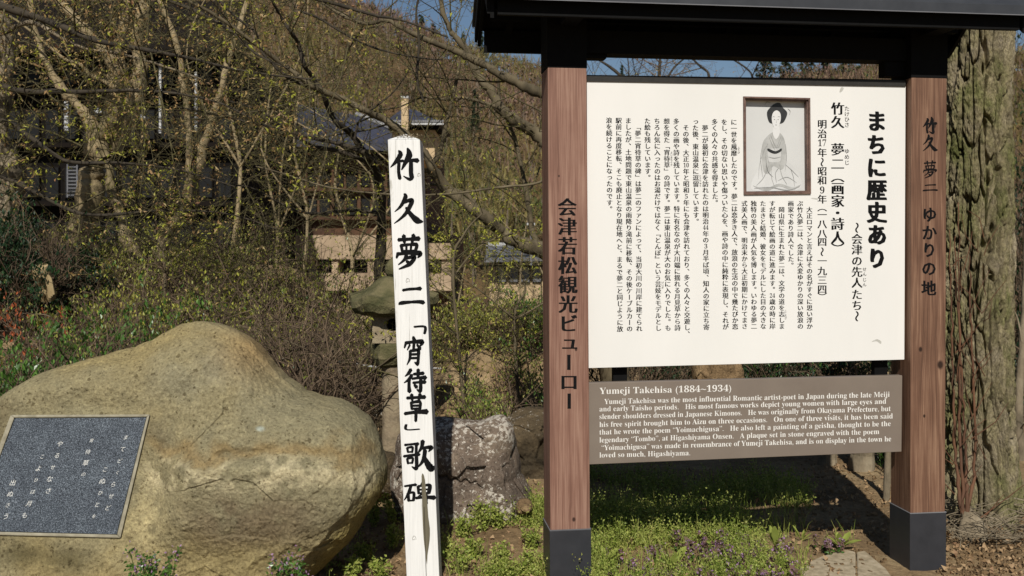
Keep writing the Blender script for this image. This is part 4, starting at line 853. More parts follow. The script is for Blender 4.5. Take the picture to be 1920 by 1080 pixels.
# ------------------------------------------------------------------ stone lantern
YL = 4.9; lk = YL/F; lx = P(738, 450, YL)[0]
lan = empty('stone_lantern', (lx, YL, CH-440*lk)); tag(lan, 'old mossy stone garden lantern with a broad roof cap and round light hole', 'stone lantern')
def lathe(name, prof, m, n=48, hexy=0., seed=0, amp=.006, rot=0., parent=lan, cy=YL):
    th = np.arange(n)*2*math.pi/n; 
    h = np.cos(math.pi/6)/np.cos((th+rot) % (math.pi/3)-math.pi/6) if hexy else np.ones(n)
    h = 1+(h-1)*hexy; P_, Rr = smooth_path(np.c_[[p[0] for p in prof], [p[1] for p in prof], np.zeros(len(prof))], 0, 3) if len(prof) > 99 else (np.array([[p[0], p[1], 0] for p in prof], float), 0)
    V = []
    for r_, y_, _ in P_: V.append(np.stack([lx+r_*lk*h*np.cos(th), cy+r_*lk*h*np.sin(th), CH+(HOR-y_)*lk+0*th], -1))
    V = np.concatenate(V); V = V+(fbm(V*12+seed, 4, seed)*amp)[:, None]*np.array([1, 1, .6]); nr = len(P_)
    F_ = [(i*n+j, i*n+(j+1) % n, (i+1)*n+(j+1) % n, (i+1)*n+j) for i in range(nr-1) for j in range(n)]+[tuple(range(n))[::-1], tuple((nr-1)*n+j for j in range(n))]
    return mesh_np(name, V, F_, m, parent, False)
lathe('foot', [(58, 905), (58, 884), (54, 878), (40, 874)], M['lantern_stone'], seed=1, amp=.012)
lathe('column', [(26, 876), (23, 860), (21.5, 800), (21.5, 740), (22, 700), (24, 686)], M['lantern_stone'], seed=2, amp=.008)
lathe('platform', [(25, 686), (34, 680), (42, 668), (43, 645), (39, 640)], M['mossy_stone'], hexy=.8, seed=3, amp=.012)
# fire box with a real round hole
w = 35*lk; z0, z1 = CH+(HOR-640)*lk, CH+(HOR-590)*lk; yc_ = YL-w; cz = CH+(HOR-606)*lk; cx = P(736, 450, YL-w)[0]; hr = .032
V = [(lx-w, yc_, z0), (lx+w, yc_, z0), (lx+w, yc_, z1), (lx-w, yc_, z1)]; F_ = []
for d_ in (0, .05):
    for k in range(24):
        a = math.radians(-135+k*15); V.append((cx+hr*math.cos(a), yc_+d_, cz+hr*math.sin(a)))
for k in range(24):
    F_.append((4+k, 4+(k+1) % 24, 28+(k+1) % 24, 28+k)); 
for q4 in range(4):
    for k in range(6): a = q4*6+k; F_.append((q4, 4+(a+1) % 24, 4+a) if k < 6 else None)
    F_.append((q4, (q4+1) % 4, 4+((q4+1)*6) % 24))
V += [(lx-w, YL+w, z0), (lx+w, YL+w, z0), (lx+w, YL+w, z1), (lx-w, YL+w, z1)]; b0 = 52
F_ += [(0, b0, b0+1, 1), (1, b0+1, b0+2, 2), (2, b0+2, b0+3, 3), (3, b0+3, b0, 0), (b0, b0+3, b0+2, b0+1), tuple(range(28, 52))[::-1]]
mesh_np('fire_box', np.array(V), F_, M['lantern_stone'], lan)
mesh_np('painted_hole_shade', np.array([(cx+hr*.98*math.cos(a*.2618), yc_+.048, cz+hr*.98*math.sin(a*.2618)) for a in range(24)]), [tuple(range(24))[::-1]], M['black_paint'], lan)  # black disc paints the darkness at the back of the hole
th = np.arange(72)*2*math.pi/72; cv = (np.abs(np.cos(3*(th))))**6
V = []
for r_, y_, lift in ((52, 588, 0), (72, 582, 3), (79, 572, 8), (78, 560, 10), (60, 551, 4), (42, 536, 0), (26, 522, 0), (16, 517, 0)):
    rr = (r_+cv*r_*.07)*lk; V.append(np.stack([lx+rr*np.cos(th), YL+rr*np.sin(th), CH+(HOR-y_)*lk+cv*lift*lk], -1))
V = np.concatenate(V); V = V+(fbm(V*9, 4, 6)*.022)[:, None]*np.array([1, 1, 1]); n = 72
mesh_np('roof_cap', V, [(i*n+j, i*n+(j+1) % n, (i+1)*n+(j+1) % n, (i+1)*n+j) for i in range(7) for j in range(n)]+[tuple(range(n))[::-1], tuple(7*n+j for j in range(n))], M['mossy_stone'], lan, False)
lathe('finial', [(12, 520), (17, 514), (18, 505), (16, 497), (9, 488), (3, 482)], M['mossy_stone'], seed=7, amp=.01)

# ------------------------------------------------------------------ buildings across the stream
def BX(x0, x1, y0, y1, Y, D, m, name, par):
    a = P(x0, y1, Y); c = P(x1, y0, Y); mb = MB(); mb.box(a[0], c[0], Y, Y+D, a[2], c[2]); return mb.build(name, m, par)
inn = empty('inn_building', P(660, 680, 30)); tag(inn, 'beige and brown riverside inn with balconies and a slate-grey roof behind the white post', 'building')
BX(470, 800, 262, 442, 30.6, 8, M['brown_wall'], 'wall', inn)
BX(540, 846, 441, 700, 31.2, 8, M['brown_wall'], 'lower_wall', inn)
BX(540, 735, 441, 486, 30, 1.1, M['beige_wall'], 'balcony', inn); BX(735.2, 846, 456, 486, 30, 1.1, M['beige_wall'], 'balcony', inn)
BX(578, 846, 513, 545, 29.9, 1.2, M['beige_wall'], 'balcony', inn)
BX(600, 712, 574, 640, 29.6, 1.5, M['beige_wall'], 'terrace_wall', inn); BX(846.5, 1010, 575, 700, 31, 4, M['brown_wall'], 'annex_wall', inn)
for x0, x1 in ((578, 590), (622, 634), (689, 703), (770, 780), (828, 846)): BX(x0, x1, 486.2, 512.8, 30.1, .9, M['beige_wall'], 'column', inn)
for k in range(9):
    x0 = 596+k*27
    if x0 < 828: wf = BX(x0, x0+23, 488, 511, 31.15, .04, M['dark_timber'], 'window', inn); BX(x0+1.5, x0+21.5, 489.5, 509.5, 31.13, .03, M['glass_dark'], 'pane', wf)
for r_, (ya, yb) in enumerate(((276, 300), (322, 350), (372, 404))):
    BX(470, 800, yb+2, yb+8, 30.3, .35, M['brown_wall'], 'balcony_rail', inn)
    for k in range(13):
        x0 = 474+k*25; wf = BX(x0, x0+20, ya, yb, 30.55, .05, M['dark_timber'], 'window', inn); BX(x0+1.4, x0+18.6, ya+1.4, yb-1.4, 30.53, .03, M['glass_dark'], 'pane', wf)
    for k in range(7): BX(472+k*50, 476+k*50, ya-4, yb+2, 30.32, .12, M['brown_wall'], 'post', inn)
rp = [P(465, 178, 34), P(669, 217, 32.2), P(748, 250, 30.6), P(728, 273, 29.6), P(640, 264, 29.6), P(465, 264, 29.6)]
mb = MB(); mb.prism(rp[::-1], (0, 0, -.18)); mb.build('roof', M['roof_tile'], inn)
mb = MB(); mb.tube([rp[1]+UP*.05, rp[2]+UP*.05], .09, 6); mb.build('roof_ridge', M['roof_edge'], inn)
for k in range(26):
    f = k/25; mb = MB(); a = P(665, 218, 32.2)*(1-f)+P(468, 180, 33.9)*f; c = P(726, 272.5, 29.62)*(1-f)+P(470, 263.5, 29.62)*f; mb.tube([a+UP*.03, c+UP*.03], .035, 4); mb.build('roof_rib', M['roof_tile'], inn)
up_ = empty('upper_house', P(790, 275, 27)); tag(up_, 'cream-walled upper house with a small hipped slate roof above the white post', 'house')
BX(735, 815, 243, 300, 27.4, 3, M['cream_wall'], 'wall', up_); BX(728, 822, 231.5, 243, 27.3, 3.4, M['dark_timber'], 'painted_eave_shade', up_)  # dark band below the roof stands in for shade under the eave
e0, e1 = P(720, 231, 26.8), P(832, 231, 26.8); r0, r1 = P(752, 205, 28.5), P(776, 205, 28.5); e2, e3 = e1+np.array([0, 3.8, 0]), e0+np.array([0, 3.8, 0])
mesh_np('roof', np.array([e0, e1, e2, e3, r0, r1]), [(0, 1, 5, 4), (1, 2, 5), (2, 3, 4, 5), (3, 0, 4), (3, 2, 1, 0)], M['roof_tile'], up_)
mb = MB(); mb.box(e0[0], e1[0], 26.74, 26.8, e0[2]-.05, e0[2]+.0, None); mb.build('gutter', M['pale_metal'], up_)
for k in range(28):
    x_ = e0[0]+.03+(e1[0]-e0[0]-.06)*k/27; mb = MB(); mb.tube([(x_, 26.76, e0[2]+.045), (x_, 26.95, e0[2]+.085)], .028, 6); mb.build('tile_end', M['roof_edge'], up_)
chm = empty('chimney_stack', P(758, 262, 26.2)); tag(chm, 'slim pinkish concrete chimney standing just above the white post', 'chimney')
BX(752.5, 765.5, 184, 262, 26.2, .2, M['cream_wall'], 'shaft', chm); BX(751.5, 766.5, 180, 183.8, 26.18, .24, M['pale_metal'], 'cap', chm)
hs = empty('small_house', P(960, 560, 20)); tag(hs, 'small grey-roofed house with a pale eave and shoji-like windows left of the sign pillar', 'house')
BX(918, 1040, 494, 575, 20, 3, M['cream_wall'], 'wall', hs); BX(912, 1045, 455, 461, 19.6, .3, M['pale_metal'], 'eave_trim', hs)
mb = MB(); mb.hexa([P(908, 492, 19.5), P(1050, 488, 19.5), P(1050, 462, 22), P(914, 462, 22), P(908, 488, 19.5), P(1050, 484, 19.5), P(1050, 457, 22), P(914, 457, 22)]); mb.build('roof', M['grey_metal'], hs)
for k in range(4):
    wf = BX(932+k*22, 950+k*22, 500, 530, 19.96, .05, M['dark_timber'], 'window', hs); BX(933.5+k*22, 948.5+k*22, 501.5, 528.5, 19.93, .04, M['grey_metal'], 'pane', wf)
BX(921, 1012, 496, 499, 19.9, .1, M['pale_metal'], 'lintel', hs)
fl_p = empty('flood_light', P(996, 455, 17)); tag(fl_p, 'small white-topped lamp box on a thin pole left of the sign pillar', 'lamp')
BX(994, 998, 430, 500, 17, .05, M['grey_metal'], 'pole', fl_p); BX(988, 1003, 418, 422, 16.95, .2, M['pale_metal'], 'lamp_head', fl_p); BX(990, 1001, 422.3, 432, 17, .12, M['glass_dark'], 'lens', fl_p)
tb = empty('timber_building', P(100, 500, 24)); tag(tb, 'large dark timber building hidden behind the left-hand trees', 'building')
BX(-400, 452, 96, 560, 24, 6, M['dark_timber'], 'wall', tb)
for r_, (ya, yb) in enumerate(((110, 160), (205, 262), (312, 372), (415, 460))):
    BX(-400, 452, yb+6, yb+14, 23.6, .38, M['timber_dim'], 'balcony_rail', tb)
    for k in range(14):
        x0 = -60+k*36; wf = BX(x0, x0+27, ya, yb, 23.94, .05, M['timber_dim'], 'window', tb); BX(x0+2, x0+25, ya+2, yb-2, 23.91, .04, M['glass_dark'], 'pane', wf)
mb = MB(); mb.hexa([P(-420, 98, 23), P(470, 98, 23), P(470, 10, 27), P(-420, 10, 27), P(-420, 90, 23), P(470, 90, 23), P(470, 2, 27), P(-420, 2, 27)]); mb.build('roof', M['timber_dim'], tb)
for i, (x, y0, y1, w_, lab) in enumerate(((300, 118, 250, 4, 'white drainpipe on the dark timber building, the tallest one'), (367, 135, 245, 4, 'white drainpipe on the dark timber building, rightmost one'), (124, 190, 245, 7, 'short white pipe on the dark timber building, leftmost one'))):
    p_ = empty('drainpipe', P(x, y1, 23.4)); tag(p_, lab, 'pipe', 'white pipes on the timber building'); BX(x-w_/2, x+w_/2, y0, y1, 23.4, .08, M['pale_metal'], 'pipe', p_)
    for yy in np.linspace(y0+6, y1-6, 6): BX(x-w_/2-1.5, x+w_/2+1.5, yy, yy+2, 23.38, .12, M['grey_metal'], 'bracket', p_)
ld = empty('ladder', P(135, 368, 22.5)); tag(ld, 'pale metal ladder against the dark building behind the left tree', 'ladder')
for x in (125, 143): BX(x, x+2.5, 308, 370, 22.5, .04, M['grey_metal'], 'rail', ld)
for k in range(9): BX(127.7, 142.8, 312+k*6.6, 314+k*6.6, 22.51, .03, M['grey_metal'], 'rung', ld)
for (x, y, w_, h_, lab) in ((184, 207, 14, 8, 'white lamp fitting on the timber building, left of the trunk fork'), (265, 218, 16, 9, 'white lamp fitting on the timber building, right of the trunk fork')):
    e = empty('wall_lamp', P(x, y+h_, 22.8)); tag(e, lab, 'lamp'); BX(x-w_/2, x+w_/2, y, y+h_*.6, 22.8, .2, M['pale_metal'], 'shade', e); BX(x-2, x+2, y-5, y-.1, 22.85, 1.1, M['grey_metal'], 'arm', e)
for pts, lab in (([P(560, 668, 6.6), P(625, 676, 6.4), P(690, 686, 6.2), P(722, 691, 6.1)], 'white braided rope between the twiggy bushes and the lantern'), ([P(805, 690, 7), P(840, 692, 7.1), P(872, 696, 7.2)], 'short white pipe on the bank right of the post')):
    mb = MB(); qx, rr = smooth_path(pts, .006, 6); mb.tube(qx, .0065, 6); o = mb.build('white_rope', M['pale_metal']); tag(o, lab, 'rope')

# ------------------------------------------------------------------ wooded hillside
hr_ = np.random.default_rng(3); gs = []; mi = []
pxs = hr_.uniform(-350, 2350, 2600); Ys = 58+115*hr_.uniform(0, 1, 2600)**.8
zz = hillz((pxs-960)/F*Ys, Ys)
for k in range(2600):
    if pxs[k] > 1130 and pxs[k] < 1420 and Ys[k] > 150: hs_ = 3.
    else: hs_ = hr_.uniform(3.5, 6.5)
    if Ys[k] > 140: hs_ = min(hs_, 3.4)
    base = np.array([(pxs[k]-960)/F*Ys[k], Ys[k], zz[k]]); nb = 46
    C = base+np.array([0, 0, hs_*.55])+hr_.normal(size=(nb, 3))*np.array([.22, .22, .24])*hs_
    V, f = leaf_geo(C, hr_.uniform(.5, 1.5, nb), hr_, .09, (.65,), 0.02); gs.append((V, f)); mt_ = int(np.clip(1.7+2.6*fbm(base*.035, 3, 44)+hr_.normal()*.55, 0, 3.99)); mt_ = (1, 0, 2, 3)[mt_]; mi.append(np.full(nb, mt_))
    nb = 30; C = base+np.array([0, 0, hs_*.6])+hr_.normal(size=(nb, 3))*np.array([.25, .25, .22])*hs_
    V, f = leaf_geo(C, hr_.uniform(.25, .6, nb), hr_, .6, None, .1); gs.append((V, f)); mi.append(np.full(nb, mt_ if hr_.uniform() < .8 else 3))
    T = np.array([base, base+np.array([hr_.normal()*.3, 0, hs_*.8])]); V, f = tubes_geo([(T, np.array([.1, .04]))], 3); gs.append((V, f)); mi.append(np.full(len(f), 4))
V, Fq = join(gs)
hm = [leafmat('wood_brown', [lin((78, 62, 50)), lin((108, 88, 70)), lin((130, 110, 90))], .3, 0, .9, .1), leafmat('wood_mauve', [lin((84, 66, 60)), lin((116, 92, 82)), lin((136, 112, 100))], .3, 0, .9, .1),
      leafmat('wood_olive', [lin((76, 70, 42)), lin((108, 98, 58)), lin((130, 120, 76))], .3, 0, .9, .1), leafmat('wood_green', [lin((46, 54, 32)), lin((72, 78, 44)), lin((104, 106, 64))], .3, 0, .9, .1), mat('wood_trunk', lin((120, 108, 92)), lin((84, 74, 62)), .3, bs=0)]
o = mesh_np('hillside_wood', V, Fq, hm, None, midx=np.concatenate(mi)); tag(o, 'brown leafless wood covering the hillside behind everything', 'wood', kind='stuff')
M['conifer'] = M['leaf_cedar']
def conifer(px, ytop, Y, h, lab, wd=.2, seed=0):
    r_ = np.random.default_rng(seed+900); x = (px-960)/F*Y; top = CH+(HOR-ytop)/F*Y; g = float(hillz(np.array(x), np.array(Y))); base = min(g, top-h); 
    e = empty('cedar_tree', (x, Y, base)); tag(e, lab, 'tree', 'evergreen trees on the hill')
    mb = MB(); mb.tube([(x, Y, base-.3), (x, Y, top)], [.2, .03], 6); mb.build('trunk', M['wood_dummy'] if 'wood_dummy' in M else M['bark_dark'], e)
    n = int(700); t = r_.uniform(0, 1, n)**.75; a = r_.uniform(0, 2*math.pi, n); tier = .75+.35*np.sin(t*26+r_.uniform(0, 6)); R = h*wd*(t**.8)*tier*r_.uniform(.35, 1, n)
    C = np.stack([x+R*np.cos(a), Y+R*np.sin(a), top-t*h*.93], -1)
    leaves('crown', C, h*r_.uniform(.035, .085, n), M['conifer'], e, r_, .6, (-.35,), .1)
cs = [(1434, 76, 150, 10.5, 'tall dark cedar on the ridge seen just under the sign roof, near the middle'), (1474, 92, 148, 9, 'second ridge cedar, right beside the tall one under the sign roof'), (1512, 88, 146, 9, 'bushy ridge cedar under the right half of the sign roof'), (1548, 96, 147, 9, 'ridge cedar above the framed picture, right of the bushy one'),
 (1584, 90, 146, 9, 'ridge cedar above the vertical title'), (1620, 98, 148, 8.5, 'ridge cedar near the right end of the sign roof gap'), (1652, 92, 148, 9, 'rightmost ridge cedar beside the roof bracket'), (1166, 122, 160, 4.5, 'small lone conifer on the ridge above the left end of the panel'),
 (790, 27, 160, 9, 'broad conifer on the skyline above the upper house'), (868, 62, 160, 7, 'slim conifer on the skyline left of the sign roof'), (812, 44, 162, 8, 'conifer on the skyline between two branches'), (700, 4, 158, 9, 'leftmost skyline conifer above the inn roof'),
 (891, 166, 95, 4.6, 'dark green conifer halfway up the hill left of the sign pillar'), (714, 196, 80, 2.6, 'small dark conifer on the hill behind the inn roof'), (902, 52, 165, 6, 'conifer on the skyline touching the sign roof edge')]
for i, (a, b_, c, d, lab) in enumerate(cs): conifer(a, b_, c, d, lab, (.34 if i in (0, 1, 2, 3, 4, 5, 6) else .24), i)

# ------------------------------------------------------------------ large furrowed tree beside the sign
YT = 4.2; tx = P(1832, 450, YT)[0]; tg = float(gz(tx, YT))
bt = empty('large_tree', (tx, YT, tg-.05)); tag(bt, 'large tree with deeply furrowed mossy bark behind the right sign pillar', 'tree')
nth, nz = 640, 700; th = np.linspace(0, 2*math.pi, nth, endpoint=False); zs = np.linspace(-.15, 3.4, nz)
TH, ZS = np.meshgrid(th, zs); R0 = .150+.0*ZS+.10*np.exp(-np.clip(ZS-tg, 0, 9)/.13)*(.6+.5*np.cos(TH*5+1)) + .012*fbm(np.stack([np.cos(TH)*1.5, np.sin(TH)*1.5, ZS], -1), 3, 2)
cyl = np.stack([np.cos(TH)*.15, np.sin(TH)*.15, ZS*.135], -1)
wv = fbm(np.stack([np.cos(TH)*1., np.sin(TH)*1., ZS*1.5], -1)*2.2, 3, 8)*.05
cyl = cyl+wv[..., None]*np.array([1, 1, .3])
d1, d2, idv = worley(cyl*25, 5); d1b, d2b, idb = worley(cyl*np.array([70, 70, 330]), 15)
fur = .8*sm(0.02, .11, d2-d1)+.2*sm(.0, .4, d2-d1); R = R0+.048*(fur-1)+.008*(idv-.5)*fur+.005*(sm(0, .2, d2b-d1b)-1)*fur+.010*fbm(np.stack([np.cos(TH)*.15, np.sin(TH)*.15, ZS*.5], -1)*70, 4, 9)
V = np.stack([tx+R*np.cos(TH)+.02*(ZS-1.5)*0, YT+R*np.sin(TH), ZS], -1).reshape(-1, 3)
i = (np.arange(nz-1)[:, None]*nth); j = np.arange(nth)[None]; j2 = (j+1) % nth
Fq = np.stack([i+j, i+j2, i+nth+j2, i+nth+j], -1).reshape(-1, 4)
m, nt, b = nodes('furrowed_bark'); b.inputs['Roughness'].default_value = .95; b.inputs['Specular IOR Level'].default_value = .1
mp = mapping(nt, (1, 1, .6)); n1 = N(nt, 'ShaderNodeTexNoise', Scale=6, Detail=6, Roughness=.7); n2 = N(nt, 'ShaderNodeTexNoise', Scale=64, Detail=8, Roughness=.8)
for q_ in (n1, n2): nt.links.new(mp.outputs[0], q_.inputs['Vector'])
r1 = ramp(nt, n1.outputs[0], [(.35, lin((158, 148, 128))), (.5, lin((140, 132, 104))), (.66, lin((112, 116, 72)))]); r2 = ramp(nt, n2.outputs[0], [(.34, (.26, .24, .22)), (.46, (.8, .8, .8)), (.56, (1.08, 1.08, 1.05)), (.70, (1.6, 1.6, 1.5))])
mx = N(nt, 'ShaderNodeMix', data_type='RGBA', blend_type='MULTIPLY'); mx.inputs[0].default_value = 1; nt.links.new(r1.outputs[0], mx.inputs[6]); nt.links.new(r2.outputs[0], mx.inputs[7])
at = nt.nodes.new('ShaderNodeVertexColor'); at.layer_name = 'tint'; mx2 = N(nt, 'ShaderNodeMix', data_type='RGBA', blend_type='MULTIPLY'); mx2.inputs[0].default_value = 1
nt.links.new(mx.outputs[2], mx2.inputs[6]); nt.links.new(at.outputs[0], mx2.inputs[7]); nt.links.new(mx2.outputs[2], b.inputs['Base Color']); bump(nt, b, n2.outputs[0], 1.0, .016)
o = mesh_np('trunk', V, Fq, m, bt, True)
v_ = (.82+.36*idv).ravel(); at = o.data.color_attributes.new('tint', 'FLOAT_COLOR', 'POINT'); at.data.foreach_set('color', np.c_[v_, v_*.97, v_*.93, np.ones(len(v_))].astype(np.float32).ravel())
for k, (a, l_) in enumerate(((.3, 1.9), (2.2, 1.6), (4.0, 1.7), (5.3, 1.5))):
    p0 = np.array([tx, YT, 3.2+.05*k]); d_ = np.array([math.cos(a)*.7, math.sin(a)*.7, 1.]); qx, rr = smooth_path([p0, p0+d_*.6*l_, p0+d_*1.5*l_+UP*.4, p0+d_*2.2*l_+UP*1.2], [.12, .075, .05, .02], 5); V_, F_ = tubes_geo([(qx, rr)], 12); mesh_np('limb', V_, F_, M['bark_grey'], bt, True)
# suckers / vine stems at its foot
vs = [[(1806, 1010), (1802, 955), (1791, 850), (1787, 700), (1784, 560), (1780, 430)], [(1812, 1010), (1806, 950), (1799, 800), (1800, 650), (1793, 540), (1789, 440)], [(1818, 1005), (1814, 955), (1828, 880), (1826, 720), (1819, 580), (1817, 470)], [(1808, 1000), (1813, 940), (1812, 860), (1806, 760), (1799, 600), (1797, 380)]]
vn = empty('climbing_vine', P(1810, 1010, 3.95)); tag(vn, 'reddish-brown woody vine stems climbing the furrowed tree trunk beside the right sign pillar', 'vine')
for k, v_ in enumerate(vs):
    qx, rr = smooth_path([P(x, y, 3.92 if y > 900 else 3.97) for x, y in v_], [.010, .008, .0058, .0045, .0035, .0018], 8); r_ = np.random.default_rng(k); qx = qx+r_.normal(size=qx.shape)*.0025; mb = MB(); mb.tube(qx, rr*(1+.12*r_.normal(size=len(rr))), 8); mb.build('stem', M['vine'], vn, True)
vt = []; r_ = np.random.default_rng(9)
for _ in range(34):
    px, py = r_.uniform(1782, 1850), r_.uniform(430, 980); a = P(px, py, 3.93); d = np.array([r_.normal()*.09, -.03, r_.uniform(.02, .2)]); vt.append((np.array([a, a+d*.5+r_.normal(size=3)*.01, a+d]), np.array([.0026, .002, .001])))
V_, F_ = tubes_geo(vt, 4); o = mesh_np('twigs', V_, F_, M['vine'], vn, True); tag(o, kind='stuff')
for k, (a, b_) in enumerate((((1798, 1040), (1812, 950)), ((1830, 1035), (1816, 955)), ((1812, 1045), (1806, 960)), ((1845, 1020), (1822, 960)))):
    qx, rr = smooth_path([P(*a, 3.85), P((a[0]+b_[0])/2+4, (a[1]+b_[1])/2, 3.88), P(*b_, 3.94)], [.02, .024, .014], 5); mb = MB(); mb.tube(qx, rr, 8); mb.build('root', M['bark_grey'], vn, True)

# ------------------------------------------------------------------ trees
def pxs_(l, Y, r0, r1):
    n = len(l); Yv = np.linspace(*(Y if isinstance(Y, tuple) else (Y, Y)), n)
    return [P(x, y, Yv[i]) for i, (x, y) in enumerate(l)], np.geomspace(r0, r1, n)
SPR = (('leaf_spring', .020, 1.6), ('leaf_bud', .018, 1.0))
g0 = float(gz(P(1180, 700, 6.6)[0], 6.6))
root = np.array([P(1180, 700, 6.6)[0], 6.6, g0-.1])
tA = ([root]+[P(x, y, Y) for x, y, Y in ((1130, 600, 6.6), (1060, 505, 6.4), (1017, 470, 6.3), (969, 455, 6.2), (939, 433, 6.2), (910, 407, 6.1), (873, 381, 6.1), (836, 352, 6.1), (813, 315, 6.0), (795, 282, 6.0), (757, 248, 6.0), (722, 224, 6.0), (684, 207, 5.9), (643, 187, 5.9), (585, 160, 5.8), (538, 128, 5.8), (480, 85, 5.7), (420, 40, 5.6), (350, 0, 5.5), (270, -50, 5.4))], np.array([.13, .11, .075, .055, .045, .04, .038, .036, .034, .030, .027, .024, .022, .021, .020, .018, .016, .013, .011, .009, .006]))
Lb = [tA,
 pxs_([(1130, 600), (1090, 420), (1050, 300), (1015, 258), (970, 228), (938, 204), (917, 169), (900, 150), (880, 105), (858, 75), (844, 58), (828, 17), (822, -40), (800, -120)], 6.4, .07, .012),
 pxs_([(1110, 480), (1080, 260), (1050, 195), (1015, 175), (975, 158), (940, 140), (900, 117), (860, 98), (818, 82), (783, 67), (750, 50), (725, 38), (684, 44), (643, 29), (597, 0), (560, -30)], 5.9, .05, .008),
 pxs_([(835, 350), (815, 330), (806, 316), (824, 286), (838, 227), (853, 163), (862, 117)], 6.1, .026, .009),
 pxs_([(1017, 470), (1000, 440), (985, 350), (965, 260), (938, 190), (935, 140)], 6.5, .025, .008),
 pxs_([(938, 204), (905, 192), (862, 183), (830, 186), (790, 183), (750, 200), (715, 205)], 6.3, .013, .005),
 pxs_([(905, 410), (880, 370), (850, 355), (800, 345), (740, 352), (700, 378)], 6.1, .018, .006),
 pxs_([(1040, 330), (1000, 345), (930, 352), (860, 362), (780, 366), (700, 362), (620, 352), (530, 325), (480, 312)], 5.6, .008, .004)]
tree_thing('maple_tree', root, Lb, 'spreading bare-branched maple with yellow-green buds reaching left from behind the notice board', 'tree', 'maple trees over the garden', 'bark_mid', 'twig_olive', SPR, 5.5, .62, (4, 3), 11, twr=.006, skip=.2)
# dark slender maple overhead, crossing the inn roof
rt = P(690, 610, 6.9); rt[2] = float(gz(rt[0], 6.9))-.1
Lc = [([rt]+[P(x, y, Y) for x, y, Y in ((712, 500, 6.8), (716, 400, 6.6), (705, 320, 6.4), (684, 286, 6.2), (655, 248, 6.1), (632, 232, 6.0), (620, 213, 6.0), (608, 175, 5.9), (590, 148, 5.9), (570, 122, 5.8), (562, 85, 5.8), (545, 60, 5.7), (530, 38, 5.7), (512, 0, 5.6), (500, -60, 5.5))], np.array([.045, .035, .03, .026, .022, .019, .018, .017, .016, .014, .013, .012, .011, .010, .008, .005])),
 pxs_([(684, 286), (640, 270), (600, 262), (560, 252), (520, 240), (480, 232), (400, 214), (330, 200)], 6.1, .016, .006),
 pxs_([(700, 310), (670, 296), (630, 282), (590, 275), (555, 255), (530, 235), (480, 205), (430, 190)], 6.3, .018, .007),
 pxs_([(608, 175), (575, 160), (548, 150), (520, 128), (490, 95), (480, 62), (440, 30), (400, -10)], 5.9, .014, .006),
 pxs_([(716, 400), (660, 395), (600, 400), (560, 396), (520, 378), (470, 352), (420, 345)], 6.6, .013, .005),
 pxs_([(665, 260), (675, 225), (705, 200), (735, 175), (762, 140), (770, 118)], 6.0, .008, .003),
 pxs_([(795, 190), (782, 150), (786, 80), (780, 20), (792, -20)], 5.7, .009, .006),
 pxs_([(560, 20), (600, 35), (640, 60), (690, 85), (740, 100), (800, 110), (830, 112)], 5.6, .008, .004)]
tree_thing('maple_tree', rt, Lc, 'thin dark-stemmed maple curving up past the inn roof left of the white post', 'tree', 'maple trees over the garden', 'bark_dark', 'twig_olive', SPR, 5.5, .6, (4, 3), 12, twr=.005, skip=.2)
def rooted(px, Y, dy=.1):
    x = (px-960)/F*Y; return np.array([x, Y, float(gz(x, Y))-dy])
BUD = (('leaf_bud', .030, 4.2), ('leaf_spring', .027, 2.2))
r2_ = rooted(146, 8.5)
Ld = [([r2_]+[P(x, y, 8.5) for x, y in ((150, 500), (160, 440), (172, 360), (184, 300), (192, 245))], np.array([.20, .15, .13, .125, .125, .115])),
 pxs_([(194, 300), (176, 250), (160, 215), (138, 190), (105, 150), (75, 90), (60, 20), (50, -60)], 8.4, .07, .02),
 pxs_([(192, 250), (212, 215), (217, 165), (210, 120), (190, 88), (150, 45), (115, 5), (90, -40)], 8.4, .08, .03),
 pxs_([(205, 285), (232, 225), (240, 180), (230, 130), (222, 90), (236, 30), (240, -40)], 8.5, .06, .03),
 pxs_([(210, 280), (250, 200), (262, 140), (258, 80), (266, 20), (272, -60)], 8.6, .08, .05),
 pxs_([(217, 165), (190, 150), (168, 140), (150, 120), (120, 110), (60, 60), (0, 20), (-60, 0)], 8.2, .02, .008)]
tree_thing('garden_tree', r2_, Ld, 'stout mossy tree forking into several limbs at the left, in front of the timber building', 'tree', None, 'bark_moss', 'twig_olive', BUD, 3.6, .95, (5, 4), 13, twr=.010, skip=.7)
r3_ = rooted(266, 8.0)
Le = [([r3_]+[P(x, y, 8.0) for x, y in ((265, 530), (258, 500), (240, 455), (225, 400), (208, 345), (200, 300))], np.array([.08, .07, .065, .055, .045, .04, .03])),
 pxs_([(266, 535), (285, 500), (302, 465), (318, 430), (335, 405), (352, 370), (356, 300), (352, 220), (342, 150), (330, 80), (300, 0)], 8.0, .06, .02),
 pxs_([(352, 370), (375, 300), (392, 240), (410, 180), (425, 120), (445, 60), (470, -20)], 8.1, .045, .02)]
tree_thing('garden_tree', r3_, Le, 'low forked tree with V-shaped pale stems above the middle of the boulder', 'tree', None, 'bark_moss', 'twig_olive', BUD, 3.6, .85, (5, 4), 14, twr=.009, skip=.55)
r4_ = rooted(8, 7.2)
Lf = [([r4_]+[P(x, y, 7.2) for x, y in ((12, 400), (20, 345), (14, 300), (2, 240), (8, 170), (12, 90), (6, 20), (0, -40))], np.array([.10, .09, .08, .06, .055, .05, .05, .045, .04])), pxs_([(20, 345), (24, 300), (12, 270), (-10, 240), (-40, 200)], 7.2, .05, .02),
 pxs_([(10, 60), (60, 42), (110, 68), (160, 92), (220, 100), (300, 122), (380, 150)], 6.6, .018, .007)]
